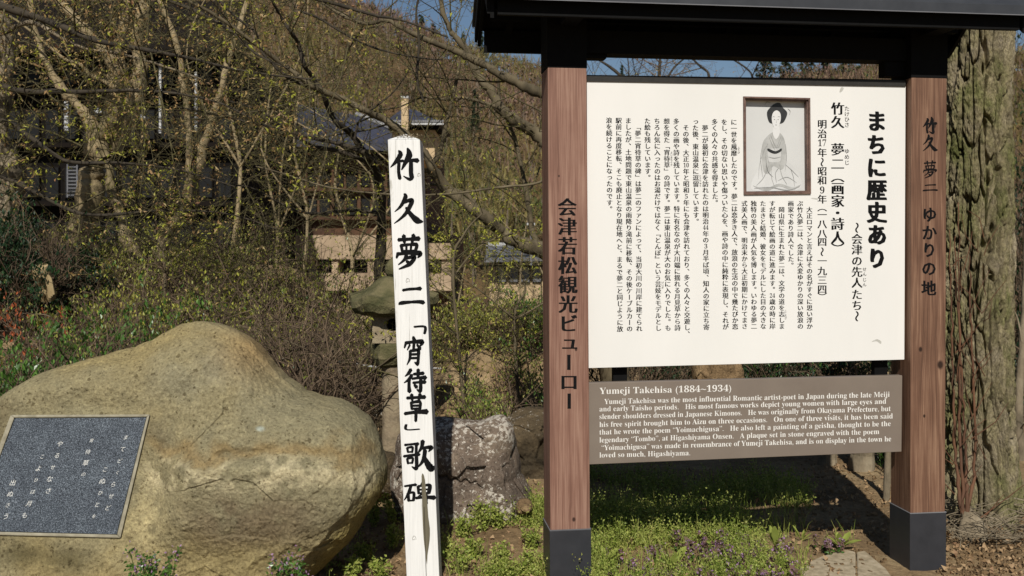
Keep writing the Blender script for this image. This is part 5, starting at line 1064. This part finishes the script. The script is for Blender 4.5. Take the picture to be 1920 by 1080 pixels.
tree_thing('garden_tree', r4_, Lf, 'pale-barked tree cut by the left edge of the view', 'tree', None, 'bark_grey', 'twig_olive', BUD, 5, .8, (5, 4), 15, twr=.008, skip=.3)
# branches overhead from a tree standing left of the view
r5_ = rooted(-420, 6.4)
Lg = [([r5_]+[P(x, y, 6.4) for x, y in ((-415, 300), (-400, 100), (-380, -60))], np.array([.14, .12, .10, .08])),
 pxs_([(-400, 100), (-250, 20), (-100, -10), (60, 30), (180, 75), (300, 98), (380, 115), (440, 130), (520, 142), (600, 150)], (6.4, 5.4), .05, .004),
 pxs_([(-400, 100), (-200, 60), (0, 160), (120, 172), (260, 170), (360, 180), (430, 200), (480, 228)], (6.4, 5.6), .04, .004),
 pxs_([(-405, 150), (-200, 200), (0, 225), (120, 300), (220, 305), (330, 318), (440, 350)], (6.4, 5.8), .04, .004),
 pxs_([(-400, 60), (-100, -60), (180, -40), (340, 10), (420, 50), (480, 100), (540, 128)], (6.4, 5.2), .04, .004),
 pxs_([(-400, 60), (0, -120), (300, -80), (480, -30), (620, 5), (700, 28), (760, 40), (840, 70)], (6.4, 5.0), .04, .004),
 pxs_([(-405, 150), (-200, 290), (0, 330), (150, 400), (300, 395), (420, 400), (520, 430)], (6.4, 6.2), .03, .004)]
tree_thing('maple_tree', r5_, Lg, 'maple off to the left whose long budding branches sweep in from the left edge', 'tree', 'maple trees over the garden', 'bark_dark', 'twig_olive', (('leaf_bud', .028, 3.0), ('leaf_spring', .026, 2.4)), 6.5, .75, (5, 4), 16, twr=.006, skip=.9)
r6_ = rooted(1912, 5.2)
tree_thing('sapling', r6_, [([r6_]+[P(x, y, 5.2) for x, y in ((1914, 900), (1910, 760), (1917, 640), (1922, 540), (1926, 300), (1930, 60))], np.array([.03, .027, .022, .02, .016, .012, .008])), pxs_([(1916, 640), (1905, 590), (1880, 560), (1840, 540)], 5.0, .006, .002)], 'thin pale sapling at the right edge beyond the furrowed tree', 'tree', None, 'bark_grey', 'twig_brown', (('leaf_bud', .012, .4),), 5, .4, (3,), 17, twr=.004)
r7_ = rooted(1240, 12.0)
tree_thing('bare_tree', r7_, [([r7_]+[P(x, y, 12) for x, y in ((1245, 500), (1235, 300), (1238, 200), (1236, 140), (1238, 105), (1242, 60))], np.array([.07, .06, .05, .04, .022, .016, .01])), pxs_([(1235, 200), (1255, 140), (1280, 112), (1300, 100)], 12, .02, .008), pxs_([(1300, 240), (1330, 150), (1308, 120), (1290, 103), (1270, 85)], 12, .02, .010), pxs_([(1235, 240), (1390, 180), (1410, 142), (1380, 115), (1340, 96)], 12, .018, .008), pxs_([(1235, 210), (1180, 160), (1150, 130), (1120, 110), (1100, 90)], 12, .03, .01)],
 'bare tree seen against the sky in the gap between panel and sign roof', 'tree', None, 'bark_dark', 'twig_brown', (('leaf_bud', .03, .7),), 4, 1.0, (4, 3), 18, twr=.010, skip=.7)
for i, (px, Y, tops, lab) in enumerate(((880, 5.1, [(850, 520), (870, 440), (905, 400)], 'slender maple sapling with yellow-green leaves between the white post and the sign'), (975, 5.4, [(965, 600), (985, 540), (960, 480)], 'small maple sapling beside the left sign pillar'), (655, 4.9, [(665, 720), (690, 660), (700, 600)], 'small lime-leaved sapling between the boulder and the lantern'), (300, 6.4, [(310, 500), (290, 420), (320, 350)], 'budding sapling in the thicket below the V-shaped tree'), (480, 6.6, [(470, 520), (500, 440), (480, 370)], 'budding sapling in the thicket right of the V-shaped tree'))):
    rr_ = rooted(px, Y); rg_ = np.random.default_rng(300+i); main_ = [rr_]+[P(x, y, Y) for x, y in tops]; side = [np.array([main_[1], main_[1]+np.array([rg_.uniform(.1, .35)*s_, rg_.uniform(-.2, .2), .18]), main_[1]+np.array([rg_.uniform(.3, .6)*s_, 0, .30])]) for s_ in (-1, 1)]
    tree_thing('maple_sapling', rr_, [(main_, np.geomspace(.012, .004, 4))]+[(s_, np.array([.006, .004, .002])) for s_ in side], lab, 'tree', 'maple saplings', 'bark_mid', 'twig_olive', (('leaf_spring', .021, 2.6),), 16, .3, (4, 3), 310+i, twr=.0035, skip=.15, trunk_sides=6)
# slope trees behind the small house and the inn
for i, (px, Y, ht, lab) in enumerate(((560, 16, 3.6, 'thin yellow-green tree left of the inn balconies'), (860, 14, 3.4, 'leaning yellow-green tree between the post and the small house'), (930, 15, 3.2, 'yellow-green tree on the slope in front of the small house'), (640, 13, 2.8, 'low tree in front of the inn terrace wall'), (430, 13, 3.6, 'young tree between the left trees and the inn'), (505, 17, 4.2, 'taller pale tree at the left corner of the inn'), (985, 18, 4.4, 'pale slope tree hugging the left sign pillar'))):
    r_ = rooted(px, Y); tw = np.array([r_, r_+np.array([.15, 0, ht*.4]), r_+np.array([-.1, .1, ht*.75]), r_+np.array([.1, 0, ht*1.15])])
    rr_ = np.random.default_rng(40+i); l2 = [(np.array([tw[1], tw[1]+np.array([rr_.uniform(-.9, .9), rr_.uniform(-.3, .3), ht*.4]), tw[1]+np.array([rr_.uniform(-1.3, 1.3), 0, ht*.75])]), np.array([.017, .011, .005])) for _ in range(2)]
    tree_thing('young_tree', r_, [(tw, np.array([.035, .027, .018, .008]))]+l2, lab, 'tree', 'young trees on the stream bank', 'bark_moss', 'twig_olive', (('leaf_spring', .035, 1.1),), 7, .8, (4, 3), 40+i, twr=.012, skip=.25, trunk_sides=8)

# ------------------------------------------------------------------ shrubs
def shrub(name, px, Y, top, rx, ry, lab, leafm, nst=60, seed=0, twig='twig_brown', cat='shrub', group=None, droop=-.1, kids=(5, 4), stemr=.006, wob=.4, up=.6):
    rg = np.random.default_rng(seed); x = (px-960)/F*Y; g = float(gz(x, Y)); ztop = CH+(HOR-top)/F*Y; h = max(.25, ztop-g)
    e = empty(name, (x, Y, g)); tag(e, lab, cat, group); out = [[] for _ in range(4)]; tips = []
    for _ in range(nst):
        a = rg.uniform(0, 2*math.pi); f = rg.uniform(0, 1)**.5; b_ = np.array([x+.35*rx*f*math.cos(a), Y+.35*ry*f*math.sin(a), g-.03])
        d = np.array([rx*f*math.cos(a)*.9, ry*f*math.sin(a)*.9, h*(1-.35*f*f)])+rg.normal(size=3)*.05
        grow(b_, d, np.linalg.norm(d)*rg.uniform(.75, 1.02), stemr*rg.uniform(.6, 1.3), 0, out, tips, rg, wob, droop, kids, .42, .75)
    V, Fq = join([tubes_geo(out[0], 5), tubes_geo(sum(out[1:], []), 3)]); o = mesh_np('stems', V, Fq, M[twig], e, True); tag(o, kind='stuff')
    for (lm, ls, ln_) in leafm:
        C = []
        for t in tips:
            for _ in range(rg.poisson(ln_)):
                f = (1-rg.uniform(0, .9)**1.6)*(len(t)-1); k = min(int(f), len(t)-2); C.append(t[k]+(t[k+1]-t[k])*(f-k)+rg.normal(size=3)*ls*.5)
        if C: C = np.array(C); C = C[fbm(C*3.2, 2, seed+7) > -.14]; leaves('leaves', C, ls*rg.uniform(.6, 1.3, len(C)), M[lm], e, rg, .5, (up,))
    return e
AZ = (('leaf_green', .027, 5.),)
shrub('azalea_bush', 40, 4.35, 608, .62, .4, 'bright green small-leaved bush at the far left above the boulder', AZ, 90, 1, cat='bush', group='green bushes left of the boulder')
shrub('azalea_bush', 205, 4.55, 600, .42, .4, 'green small-leaved bush behind the sloping left shoulder of the boulder', AZ+(('leaf_lime', .018, 1.),), 60, 2, cat='bush', group='green bushes left of the boulder')
shrub('azalea_bush', -60, 3.95, 690, .45, .4, 'dark green bush low at the left edge beside the boulder', AZ, 60, 3, cat='bush', group='green bushes left of the boulder')
shrub('evergreen_bush', 40, 6.0, 405, .36, .4, 'dark evergreen bush in shade at the left edge under the pale tree', (('leaf_dark', .028, 7.),), 90, 4, kids=(6, 4))
shrub('evergreen_bush', 110, 6.2, 470, .22, .3, 'smaller dark evergreen bush beside the cut log', (('leaf_dark', .026, 6.),), 40, 5, kids=(6, 4))
OL = (('leaf_olive', .024, 3.2), ('leaf_spring', .022, .9))
for i, (px, Y, top, rx, lab) in enumerate(((300, 6.0, 520, .7, 'tangled olive thicket behind the peak of the boulder'), (190, 5.6, 560, .5, 'olive thicket between the cut log and the green bushes'), (420, 6.6, 470, .75, 'tall olive thicket right of the V-shaped tree'), (540, 7.2, 440, .8, 'tall twiggy thicket left of the white post'), (240, 7.4, 470, .8, 'brownish thicket under the V-shaped tree'),
     (600, 6.6, 560, .6, 'dense low thicket left of the stone lantern'), (420, 5.4, 590, .5, 'low leafy thicket touching the top of the boulder'), (90, 7.5, 440, .6, 'thicket in front of the stout mossy tree'), (350, 9.0, 420, 1.1, 'far thicket at the foot of the timber building'))):
    shrub('thicket', px, Y, top, rx, .45, lab, OL if i % 3 else (('leaf_olive', .024, 2.), ('leaf_spring', .024, 1.4), ('leaf_green', .022, .8)), 60, 10+i, group='thickets on the garden mound', stemr=.007, kids=(6, 4))
for i, (px, Y, top, rx, lab) in enumerate(((560, 4.9, 575, .42, 'bare twiggy shrub right of the boulder peak'), (640, 5.3, 590, .40, 'bare twiggy shrub between boulder and lantern'), (500, 5.6, 560, .40, 'bare branching shrub just behind the boulder peak'))):
    shrub('bare_shrub', px, Y, top, rx, .35, lab, (('leaf_lime', .014, .25), ('leaf_dead', .014, .3)), 46, 30+i, group='leafless shrubs behind the boulder', stemr=.008, wob=.7, kids=(6, 5))
shrub('rusty_shrub', 20, 5.2, 560, .16, .15, 'small shrub with withered rust-coloured leaves at the left edge', (('leaf_rust', .03, 4.),), 24, 29, kids=(4, 3))
GR = (('leaf_green', .022, 2.5), ('leaf_lime', .018, 1.4))
for i, (px, Y, top, rx, lab, lm) in enumerate(((900, 6.2, 560, .32, 'olive shrub right of the post at lantern height', OL), (990, 6.0, 570, .30, 'green shrub against the left sign pillar', GR), (850, 7.4, 600, .35, 'loose shrub behind the white post', OL), (960, 5.2, 655, .2, 'small green shrub on the bank rocks', GR), (915, 4.75, 735, .10, 'tiny bright green plant on the bank above the lichen boulder', (('leaf_lime', .016, 5),)),
     (1180, 7.0, 560, .6, 'evergreen hedge bush behind the left part of the sign', (('leaf_dark', .03, 5),)), (1330, 7.6, 560, .7, 'evergreen hedge bush behind the middle of the sign', (('leaf_dark', .03, 5),)), (1480, 6.6, 600, .55, 'evergreen hedge bush behind the gap between the panels', (('leaf_dark', .028, 5), ('leaf_green', .022, 1.5))), (1630, 6.2, 620, .42, 'leafy hedge bush left of the right sign pillar', (('leaf_dark', .028, 4), ('leaf_green', .022, 2))),
     (1640, 5.3, 850, .22, 'small leafy shrub in shade beside the right sign pillar', (('leaf_green', .022, 3),)), (1850, 6.5, 560, .6, 'dark bush beyond the furrowed tree', (('leaf_dark', .03, 5),)), (1930, 6.6, 60, .5, 'tall dark bush added to darken the right edge', (('leaf_dark', .035, 5),)))):  # the last, tall bush is added to make the right-hand background dark
    shrub('shrub', px, Y, top, rx, .35, lab, lm, 60 if rx > .25 else 26, 50+i, group='shrubs around the sign', kids=(5, 4))
for i, (px, py, lab) in enumerate(((845, 700, 'low olive plant on the bank just right of the white post'), (880, 660, 'low olive plant near the top of the bank'), (925, 720, 'leafy plant in the middle of the bank'), (965, 690, 'olive plant high on the bank beside the sign pillar'), (905, 765, 'plant growing just above the lichen boulder'), (985, 745, 'plant on the bank touching the left sign pillar'))):
    Y_ = 5.3+(780-py)/140*1.1; shrub('bank_plant', px, Y_, py-26, .11, .12, lab, (('leaf_olive', .016, 3.), ('leaf_dead', .02, 1.), ('leaf_lime', .014, .6)), 18, 90+i, cat='plant', group='plants on the bank', kids=(4, 3), stemr=.003)
# cut log, short posts
lg = empty('cut_log', P(78, 545, 5.7)); tag(lg, 'pale split log stump among dark bushes at the left', 'log')
mb = MB(); rng2 = np.random.default_rng(8); qx, rr = smooth_path([P(90, 560, 5.75), P(83, 530, 5.7), P(74, 500, 5.66)], [.05, .05, .045], 5); mb.tube(qx, rr*(1+.06*rng2.normal(size=len(rr))), 12); mb.build('wood', M['cut_wood'], lg)
for k in range(3): mb = MB(); mb.tube([P(100-k*3, 552+k*3, 5.6), P(93-k*3, 510+k*5, 5.58)], [.012, .006], 6); mb.build('splinter', M['cut_wood'], lg)
for i, (x0, x1, yt, yb, Y, lab) in enumerate(((1534, 1566, 760, 905, 5.1, 'left of the two short log stumps under the English panel'), (1592, 1636, 752, 915, 5.0, 'right and thicker of the two short log stumps under the English panel'), (1655, 1667, 700, 975, 4.4, 'thin pale stake beside the right sign pillar'))):
    p0 = rooted((x0+x1)/2, Y, .05); p1 = P((x0+x1)/2, yt, Y); w_ = (x1-x0)/2/F*Y; e = empty('log_stump' if i < 2 else 'stake', p0); tag(e, lab, 'stump' if i < 2 else 'stake', 'stumps behind the sign' if i < 2 else None)
    qx, rr = smooth_path([p0, (p0+p1)/2+np.array([.01, 0, 0]), p1], [w_*1.15, w_, w_*.95], 6); rr = rr*(1+.04*rng2.normal(size=len(rr))); mb = MB(); mb.tube(qx, rr, 12); mb.build('wood', M['bark_grey'], e); mb = MB(); mb.tube([p1+UP*.001, p1+UP*.006], [w_*.86, w_*.84], 12); mb.build('cut_end', M['cut_wood'], e)

# ------------------------------------------------------------------ paving, ground cover and weeds
def G(px, py, dz=0.):
    Y = F*CH/(py-HOR); x = (px-960)/F*Y; 
    for _ in range(4):
        z = float(gz(x, Y)); Y = F*(CH-z)/(py-HOR); x = (px-960)/F*Y
    return np.array([x, Y, z+dz])
for pts, lab in (([(1470, 1120), (1492, 1068), (1540, 1046), (1584, 1037), (1604, 1040), (1606, 1120)], 'left gritty pale paving slab, edged by weeds'), ([(1608, 1120), (1606, 1040), (1622, 1038), (1662, 1072), (1690, 1120)], 'right corner paving slab between the weeds and the right sign pillar')):
    pp = [G(x, y) for x, y in pts]; z_ = .018; pp = [np.array([p[0], p[1], z_]) for p in pp]; mb = MB(); mb.prism(pp, (0, 0, -.06)); o = mb.build('paving_slab', M['slab'], None, bevel=.006); tag(o, lab, 'paving slab')
wr = np.random.default_rng(77)
def patch_pts(n, regions, r):
    out = []
    w = np.array([x[4] for x in regions], float); w /= w.sum()
    for (x0, x1, y0, y1, _w), k in zip(regions, r.multinomial(n, w)):
        for _ in range(k):
            px, py = r.uniform(x0, x1), r.uniform(y0, y1); Y = F*CH/(py-HOR); out.append(((px-960)/F*Y, Y))
    return np.array(out)
reg = [(1100, 1600, 985, 1180, 6), (1106, 1500, 955, 1000, 1.2), (1100, 1520, 905, 960, 1.5), (830, 1030, 965, 1090, 3.6), (560, 760, 975, 1100, 3.4), (860, 960, 935, 1000, .8), (1600, 1700, 880, 960, .25), (700, 760, 930, 990, .3), (1040, 1110, 1000, 1160, .5)]
def clumped(n, regions, r, sd, thr=-.05):
    p = patch_pts(n*3, regions, r); v = fbm(np.c_[p*4.5, 0*p[:, 0]+sd], 3, sd); p = p[v > thr][:n]
    inslab = (p[:, 1] < 3.78) & ((p[:, 0]) > .315*p[:, 1]-.02) & (p[:, 0] < 1.6); return p[~inslab]
p = clumped(8500, reg, wr, 3, .0); gcs = []; st = []
for (x, y) in p:
    g = float(gz(x, y)); h = wr.uniform(.015, .115)*wr.uniform(.5, 1.2)*(1.15 if .25 < x < 1.3 else .8); n_ = 9
    t = np.linspace(.15, 1, n_); lean = wr.normal(size=2)*.3*h; C = np.stack([x+lean[0]*t, y+lean[1]*t, g+h*t], -1)+wr.normal(size=(n_, 3))*.006
    gcs.append(C)
    if wr.uniform() < .5: st.append((np.array([[x, y, g-.01], [x+lean[0], y+lean[1], g+h]]), np.array([.0009, .0006])))
C = np.concatenate(gcs); V, Fq = leaf_geo(C, wr.uniform(.006, .013, len(C)), wr, .6, (.25,)); V2, F2 = tubes_geo(st, 3)
Vg, Fg = join([(V, Fq), (V2, F2)]); o = mesh_np('chickweed', Vg, Fg, M['leaf_lime']); tag(o, 'low mat of yellow-green chickweed and seedlings covering the soil', 'ground cover', kind='stuff')
# grass blades
p = clumped(1500, reg, wr, 8, -.05); bl = []
for (x, y) in p:
    g = float(gz(x, y)); h = wr.uniform(.03, .10); a = wr.uniform(0, 6.28); l_ = wr.uniform(.1, .6)*h; d = np.array([math.cos(a), math.sin(a), 0])
    bl.append((np.array([[x, y, g-.005], np.array([x, y, g+h*.6])+d*l_*.35, np.array([x, y, g+h])+d*l_]), np.array([.0014, .0011, .0003])))
V, Fq = tubes_geo(bl, 3); o = mesh_np('grass', V, Fq, M['leaf_lime']); tag(o, 'scattered thin grass blades among the chickweed', 'grass', kind='stuff')
# dead leaves and crumbs of soil
p = np.concatenate([patch_pts(2600, [(540, 1040, 930, 1150, 2), (1500, 1720, 860, 1000, 1), (1770, 1930, 980, 1080, 1), (1100, 1600, 880, 1100, 1.2)], wr), np.c_[wr.uniform(-4, 3, 1800), wr.uniform(4.2, 9, 1800)]])
C = np.c_[p, gz(p[:, 0], p[:, 1])+.006]; leaves('leaf_litter', C, wr.uniform(.012, .035, len(C)), M['leaf_dead'], None, wr, .5, (0.,), .3); tag(bpy.data.objects['leaf_litter'], 'brown dead leaves scattered on the soil', 'leaf litter')
p = patch_pts(1500, [(540, 1040, 930, 1150, 2), (1760, 1930, 960, 1080, 2), (1500, 1720, 860, 1100, 1)], wr); Vs = []; Fs = []; k = 0
for (x, y) in p:
    g = float(gz(x, y)); s = wr.uniform(.002, .009); o8 = np.array([[-1, -1, -1], [1, -1, -1], [1, 1, -1], [-1, 1, -1], [-1, -1, 1], [1, -1, 1], [1, 1, 1], [-1, 1, 1]])*wr.uniform(.5, 1, (8, 3))*s+np.array([x, y, g+s*.3]); Vs.append(o8)
    Fs.append(np.array([(0, 3, 2, 1), (4, 5, 6, 7), (0, 1, 5, 4), (1, 2, 6, 5), (2, 3, 7, 6), (3, 0, 4, 7)])+k); k += 8
o = mesh_np('soil_crumbs', np.concatenate(Vs), np.concatenate(Fs), M['tan_rock']); tag(o, 'small stones and soil crumbs on the bed', 'gravel', kind='stuff')
# dead nettles: three prototypes, then copies
def nettle(x, y, h, seed):
    r = np.random.default_rng(seed); g = float(gz(x, y)); e = empty('dead_nettle', (x, y, g)); st = []; C = []; Cp = []; Fl = []
    for s in range(r.integers(2, 5)):
        a = r.uniform(0, 6.28); b_ = np.array([x+.02*math.cos(a), y+.02*math.sin(a), g-.01]); top = b_+np.array([.03*math.cos(a)*r.uniform(.2, 1), .03*math.sin(a), h*r.uniform(.7, 1.05)])
        pts = np.array([b_, (b_+top)/2+r.normal(size=3)*.004, top]); st.append((pts, np.array([.0018, .0015, .001])))
        for t in np.linspace(.3, 1, 6):
            c = b_+(top-b_)*t; rad = .017*(1.15-.5*t); n_ = 6; aa = r.uniform(0, 6.28)+np.arange(n_)*6.28/n_
            L_ = c+np.stack([np.cos(aa)*rad*.5, np.sin(aa)*rad*.5, 0*aa], -1); (Cp if t > .55 else C).append(L_)
            if t > .6: Fl.append(c+r.normal(size=(5, 3))*np.array([.010, .010, .005]))
    V, f = tubes_geo(st, 4); mesh_np('stems', V, f, M['stem_green'], e)
    for nm, CC, mm, sz in (('lower_leaves', C, 'leaf_green', .02), ('upper_leaves', Cp, 'leaf_purple', .019), ('flowers', Fl, 'petal', .011)):
        CC = np.concatenate(CC); V, f = leaf_geo(CC, sz*r.uniform(.7, 1.2, len(CC)), r, .75, (-.15,)); mesh_np(nm, V, f, M[mm], e)
    return e
def copy_thing(src, loc, rz, s, lab):
    c = src.copy(); col.objects.link(c); c.location = [float(v) for v in loc]; c.rotation_euler = (0, 0, rz); c.scale = (s, s, s)
    for ch in list(src.children): d = ch.copy(); col.objects.link(d); d.parent = c
    c['label'] = lab; return c
protos = [nettle(*G(1270, 1050)[:2], .085, s) for s in (1, 2, 3)]
spots = [(1150, 1040, .8), (1196, 1062, .9), (1236, 1036, .8), (1282, 1018, 1.), (1278, 1062, .9), (1305, 1030, .8), (1336, 1012, 1.), (1345, 1050, 1.1), (1362, 1030, .9), (1378, 1010, .9), (1388, 1048, 1.1), (1402, 1062, .9), (1410, 1025, .9), (1425, 1045, 1.), (1455, 1030, 1.), (1462, 1070, 1.1), (1440, 1095, 1.2), (1400, 1100, 1.2), (1478, 1100, 1.1), (1360, 1090, 1.), (1300, 1095, 1.), (1540, 1010, .7), (1565, 1020, .8), (1240, 1095, 1.), (1160, 1090, .9), (1570, 1108, .6)]
ORD = 'first second third fourth fifth sixth seventh eighth ninth tenth eleventh twelfth thirteenth'.split()
for i, (px, py, s) in enumerate(spots):
    l_ = G(px, py+22); row = 'back' if py < 1029 else ('middle' if py < 1066 else 'front'); mates = sorted(q_[0] for q_ in spots if ('back' if q_[1] < 1029 else ('middle' if q_[1] < 1066 else 'front')) == row)
    lab = 'purple dead nettle under the sign, %s from the left in the %s row' % (ORD[mates.index(px)], row)
    if i < 3: o = protos[i]; o.location = [float(v) for v in l_]; o.scale = (s, s, s); o['label'] = lab
    else: o = copy_thing(protos[i % 3], l_, wr.uniform(0, 6), s, lab)
    tag(o, None, 'flowering weed', 'purple dead nettles in the weeds under the sign')
# broad-leaved rosettes, each leaf a part
def rosette(loc, n, ln, mat_, lab, seed, up=.5, cat='leafy weed', grp='broad-leaved weeds', w_=.22):
    r = np.random.default_rng(seed); e = empty('leafy_weed', loc); tag(e, lab, cat, grp)
    for k in range(n):
        a = k*2.4+r.uniform(-.3, .3); L_ = ln*r.uniform(.7, 1.1); el = r.uniform(up*.5, up*1.5); d = np.array([math.cos(a), math.sin(a), 0]); s = np.array([-math.sin(a), math.cos(a), 0]); V = []
        for t, wv_ in ((0, .12), (.25, .5), (.5, 1), (.75, .85), (.92, .4), (1, .03)):
            c = np.array(loc)+d*L_*t*math.cos(el)+UP*(L_*t*math.sin(el)-.35*L_*t*t*math.cos(el)*.6); hw = L_*w_*wv_*.5
            V += [c-s*hw+UP*hw*.3, c, c+s*hw+UP*hw*.3]
        F_ = []
        for q_ in range(5): F_ += [(q_*3, q_*3+1, q_*3+4, q_*3+3), (q_*3+1, q_*3+2, q_*3+5, q_*3+4)]
        mesh_np('leaf', np.array(V), F_, M[mat_], e, True)
rosette(G(1577, 1032)+UP*.01, 10, .085, 'leaf_lime', 'bright green broad-leaved weed rosette beside the paving slab', 1, .8, w_=.3)
rosette(G(1455, 1042)+UP*.03, 8, .095, 'leaf_lime', 'upright bright green weed among the purple flowers right of centre', 2, 1.0, w_=.28)
rosette(G(1262, 1088)+UP*.03, 9, .12, 'leaf_lime', 'large bright green weed low under the left half of the English panel', 3, 1.0, w_=.28)
rosette(G(1135, 1070)+UP*.02, 9, .10, 'leaf_lime', 'jagged-leaved weed beside the left sign sleeve', 4, .6)
rosette(G(720, 905)+np.array([0, .1, 0]), 9, .10, 'leaf_lime', 'bright green tuft behind the right end of the big boulder', 5, 1.1)
rosette(G(1503, 1015), 6, .07, 'leaf_lime', 'thin-leaved weed above the paving slab', 6, .9)
def sprig(px, py, top, lab, seed, grp='upright weeds near the white post', Y=None, lm='leaf_lime', n_=5, wd=.2, tip=False):
    r = np.random.default_rng(seed); b_ = G(px, py) if Y is None else np.array([(px-960)/F*Y, Y, float(gz((px-960)/F*Y, Y))]); zt = CH+(HOR-top)/F*b_[1]; h = max(.05, zt-b_[2]); e = empty('upright_weed', b_); tag(e, lab, 'weed', grp); st = []; C = []; T_ = []
    for _ in range(n_):
        tp = b_+np.array([r.normal()*wd*h, r.normal()*.1*h, h*r.uniform(.6, 1)]); pts = np.array([b_-UP*.01, (b_+tp)/2+r.normal(size=3)*.01, tp]); st.append((pts, np.array([.0022, .0018, .0012])))
        for t in np.linspace(.2, 1, max(9, int(h/.018))): C.append(b_+(tp-b_)*t+r.normal(size=(6, 3))*.010)
        T_.append(tp+r.normal(size=(8, 3))*.009)
    V, f = tubes_geo(st, 4); mesh_np('stems', V, f, M['stem_green'], e); leaves('leaves', np.concatenate(C), .015, M[lm], e, r, .6, (.1,), kind=None)
    if tip: leaves('flowers', np.concatenate(T_), .010, M['petal'], e, r, .7, (.1,), kind=None)
for i, (px, py, top, lab) in enumerate(((905, 1000, 935, 'tallest upright weed in front of the lichen boulder'), (934, 990, 948, 'upright weed in front of the lichen boulder, right of the tallest'), (868, 1010, 965, 'bushy weed at the left foot of the lichen boulder'), (885, 1050, 1010, 'bushy lime weed right of the white post near the bottom'), (703, 985, 930, 'thin-stemmed weed in the shadow right of the big boulder'), (738, 985, 925, 'thin-stemmed weed touching the white post'), (860, 1075, 1020, 'low weed at the foot of the white post, right side'))): sprig(px, py, top, lab, i)
for i, (px, Y, top, lab, n_) in enumerate(((262, 2.98, 1034, 'dark purple-tipped weed in front of the boulder below the plaque', 5), (290, 2.95, 1012, 'tallest purple-tipped weed in front of the boulder', 6), (310, 2.97, 1046, 'low weed in front of the boulder, right of the tallest purple one', 4), (525, 3.02, 1046, 'leafy dark weed low in front of the lower right boulder', 6), (562, 3.0, 1040, 'dark weed at the foot of the boulder, nearest the white post', 6))): sprig(px, 0, top, lab, 60+i, 'weeds in front of the boulder', Y, 'leaf_green', n_, .12, True)
for i, (px, py, top, lab) in enumerate(((655, 1085, 1040, 'leafy weed on the soil right of the boulder, front'), (690, 1055, 1020, 'leafy weed on the soil between boulder and post'), (735, 1030, 985, 'weed at the left foot of the white post'), (712, 1085, 1048, 'low weed left of the white post at the bottom'), (940, 1065, 1020, 'loose weed between white post and sign, centre'), (985, 1080, 1035, 'weed beside the left sign sleeve'), (1000, 1030, 990, 'small weed behind the left sign sleeve'))): sprig(px, py, top, lab, 80+i)
# dry sticks by the tree foot
wr2 = np.random.default_rng(4); sk = []
for _ in range(230):
    c = np.array([wr2.uniform(1780, 1960), wr2.uniform(955, 1035)]); b_ = G(*c); a = wr2.uniform(0, 6.28); d = np.array([math.cos(a), math.sin(a)*.7, wr2.normal()*.3])*wr2.uniform(.02, .16); l_ = b_+UP*wr2.uniform(.005, .09)
    sk.append((np.array([l_-d, l_+wr2.normal(size=3)*.018, l_+d]), np.array([1, .8, .4])*wr2.uniform(.0008, .0028)))
V, f = tubes_geo(sk, 5); o = mesh_np('brushwood', V, f, M['bark_grey'], None, True); tag(o, 'tangle of dry sticks on the soil at the foot of the furrowed tree', 'brushwood', kind='stuff')
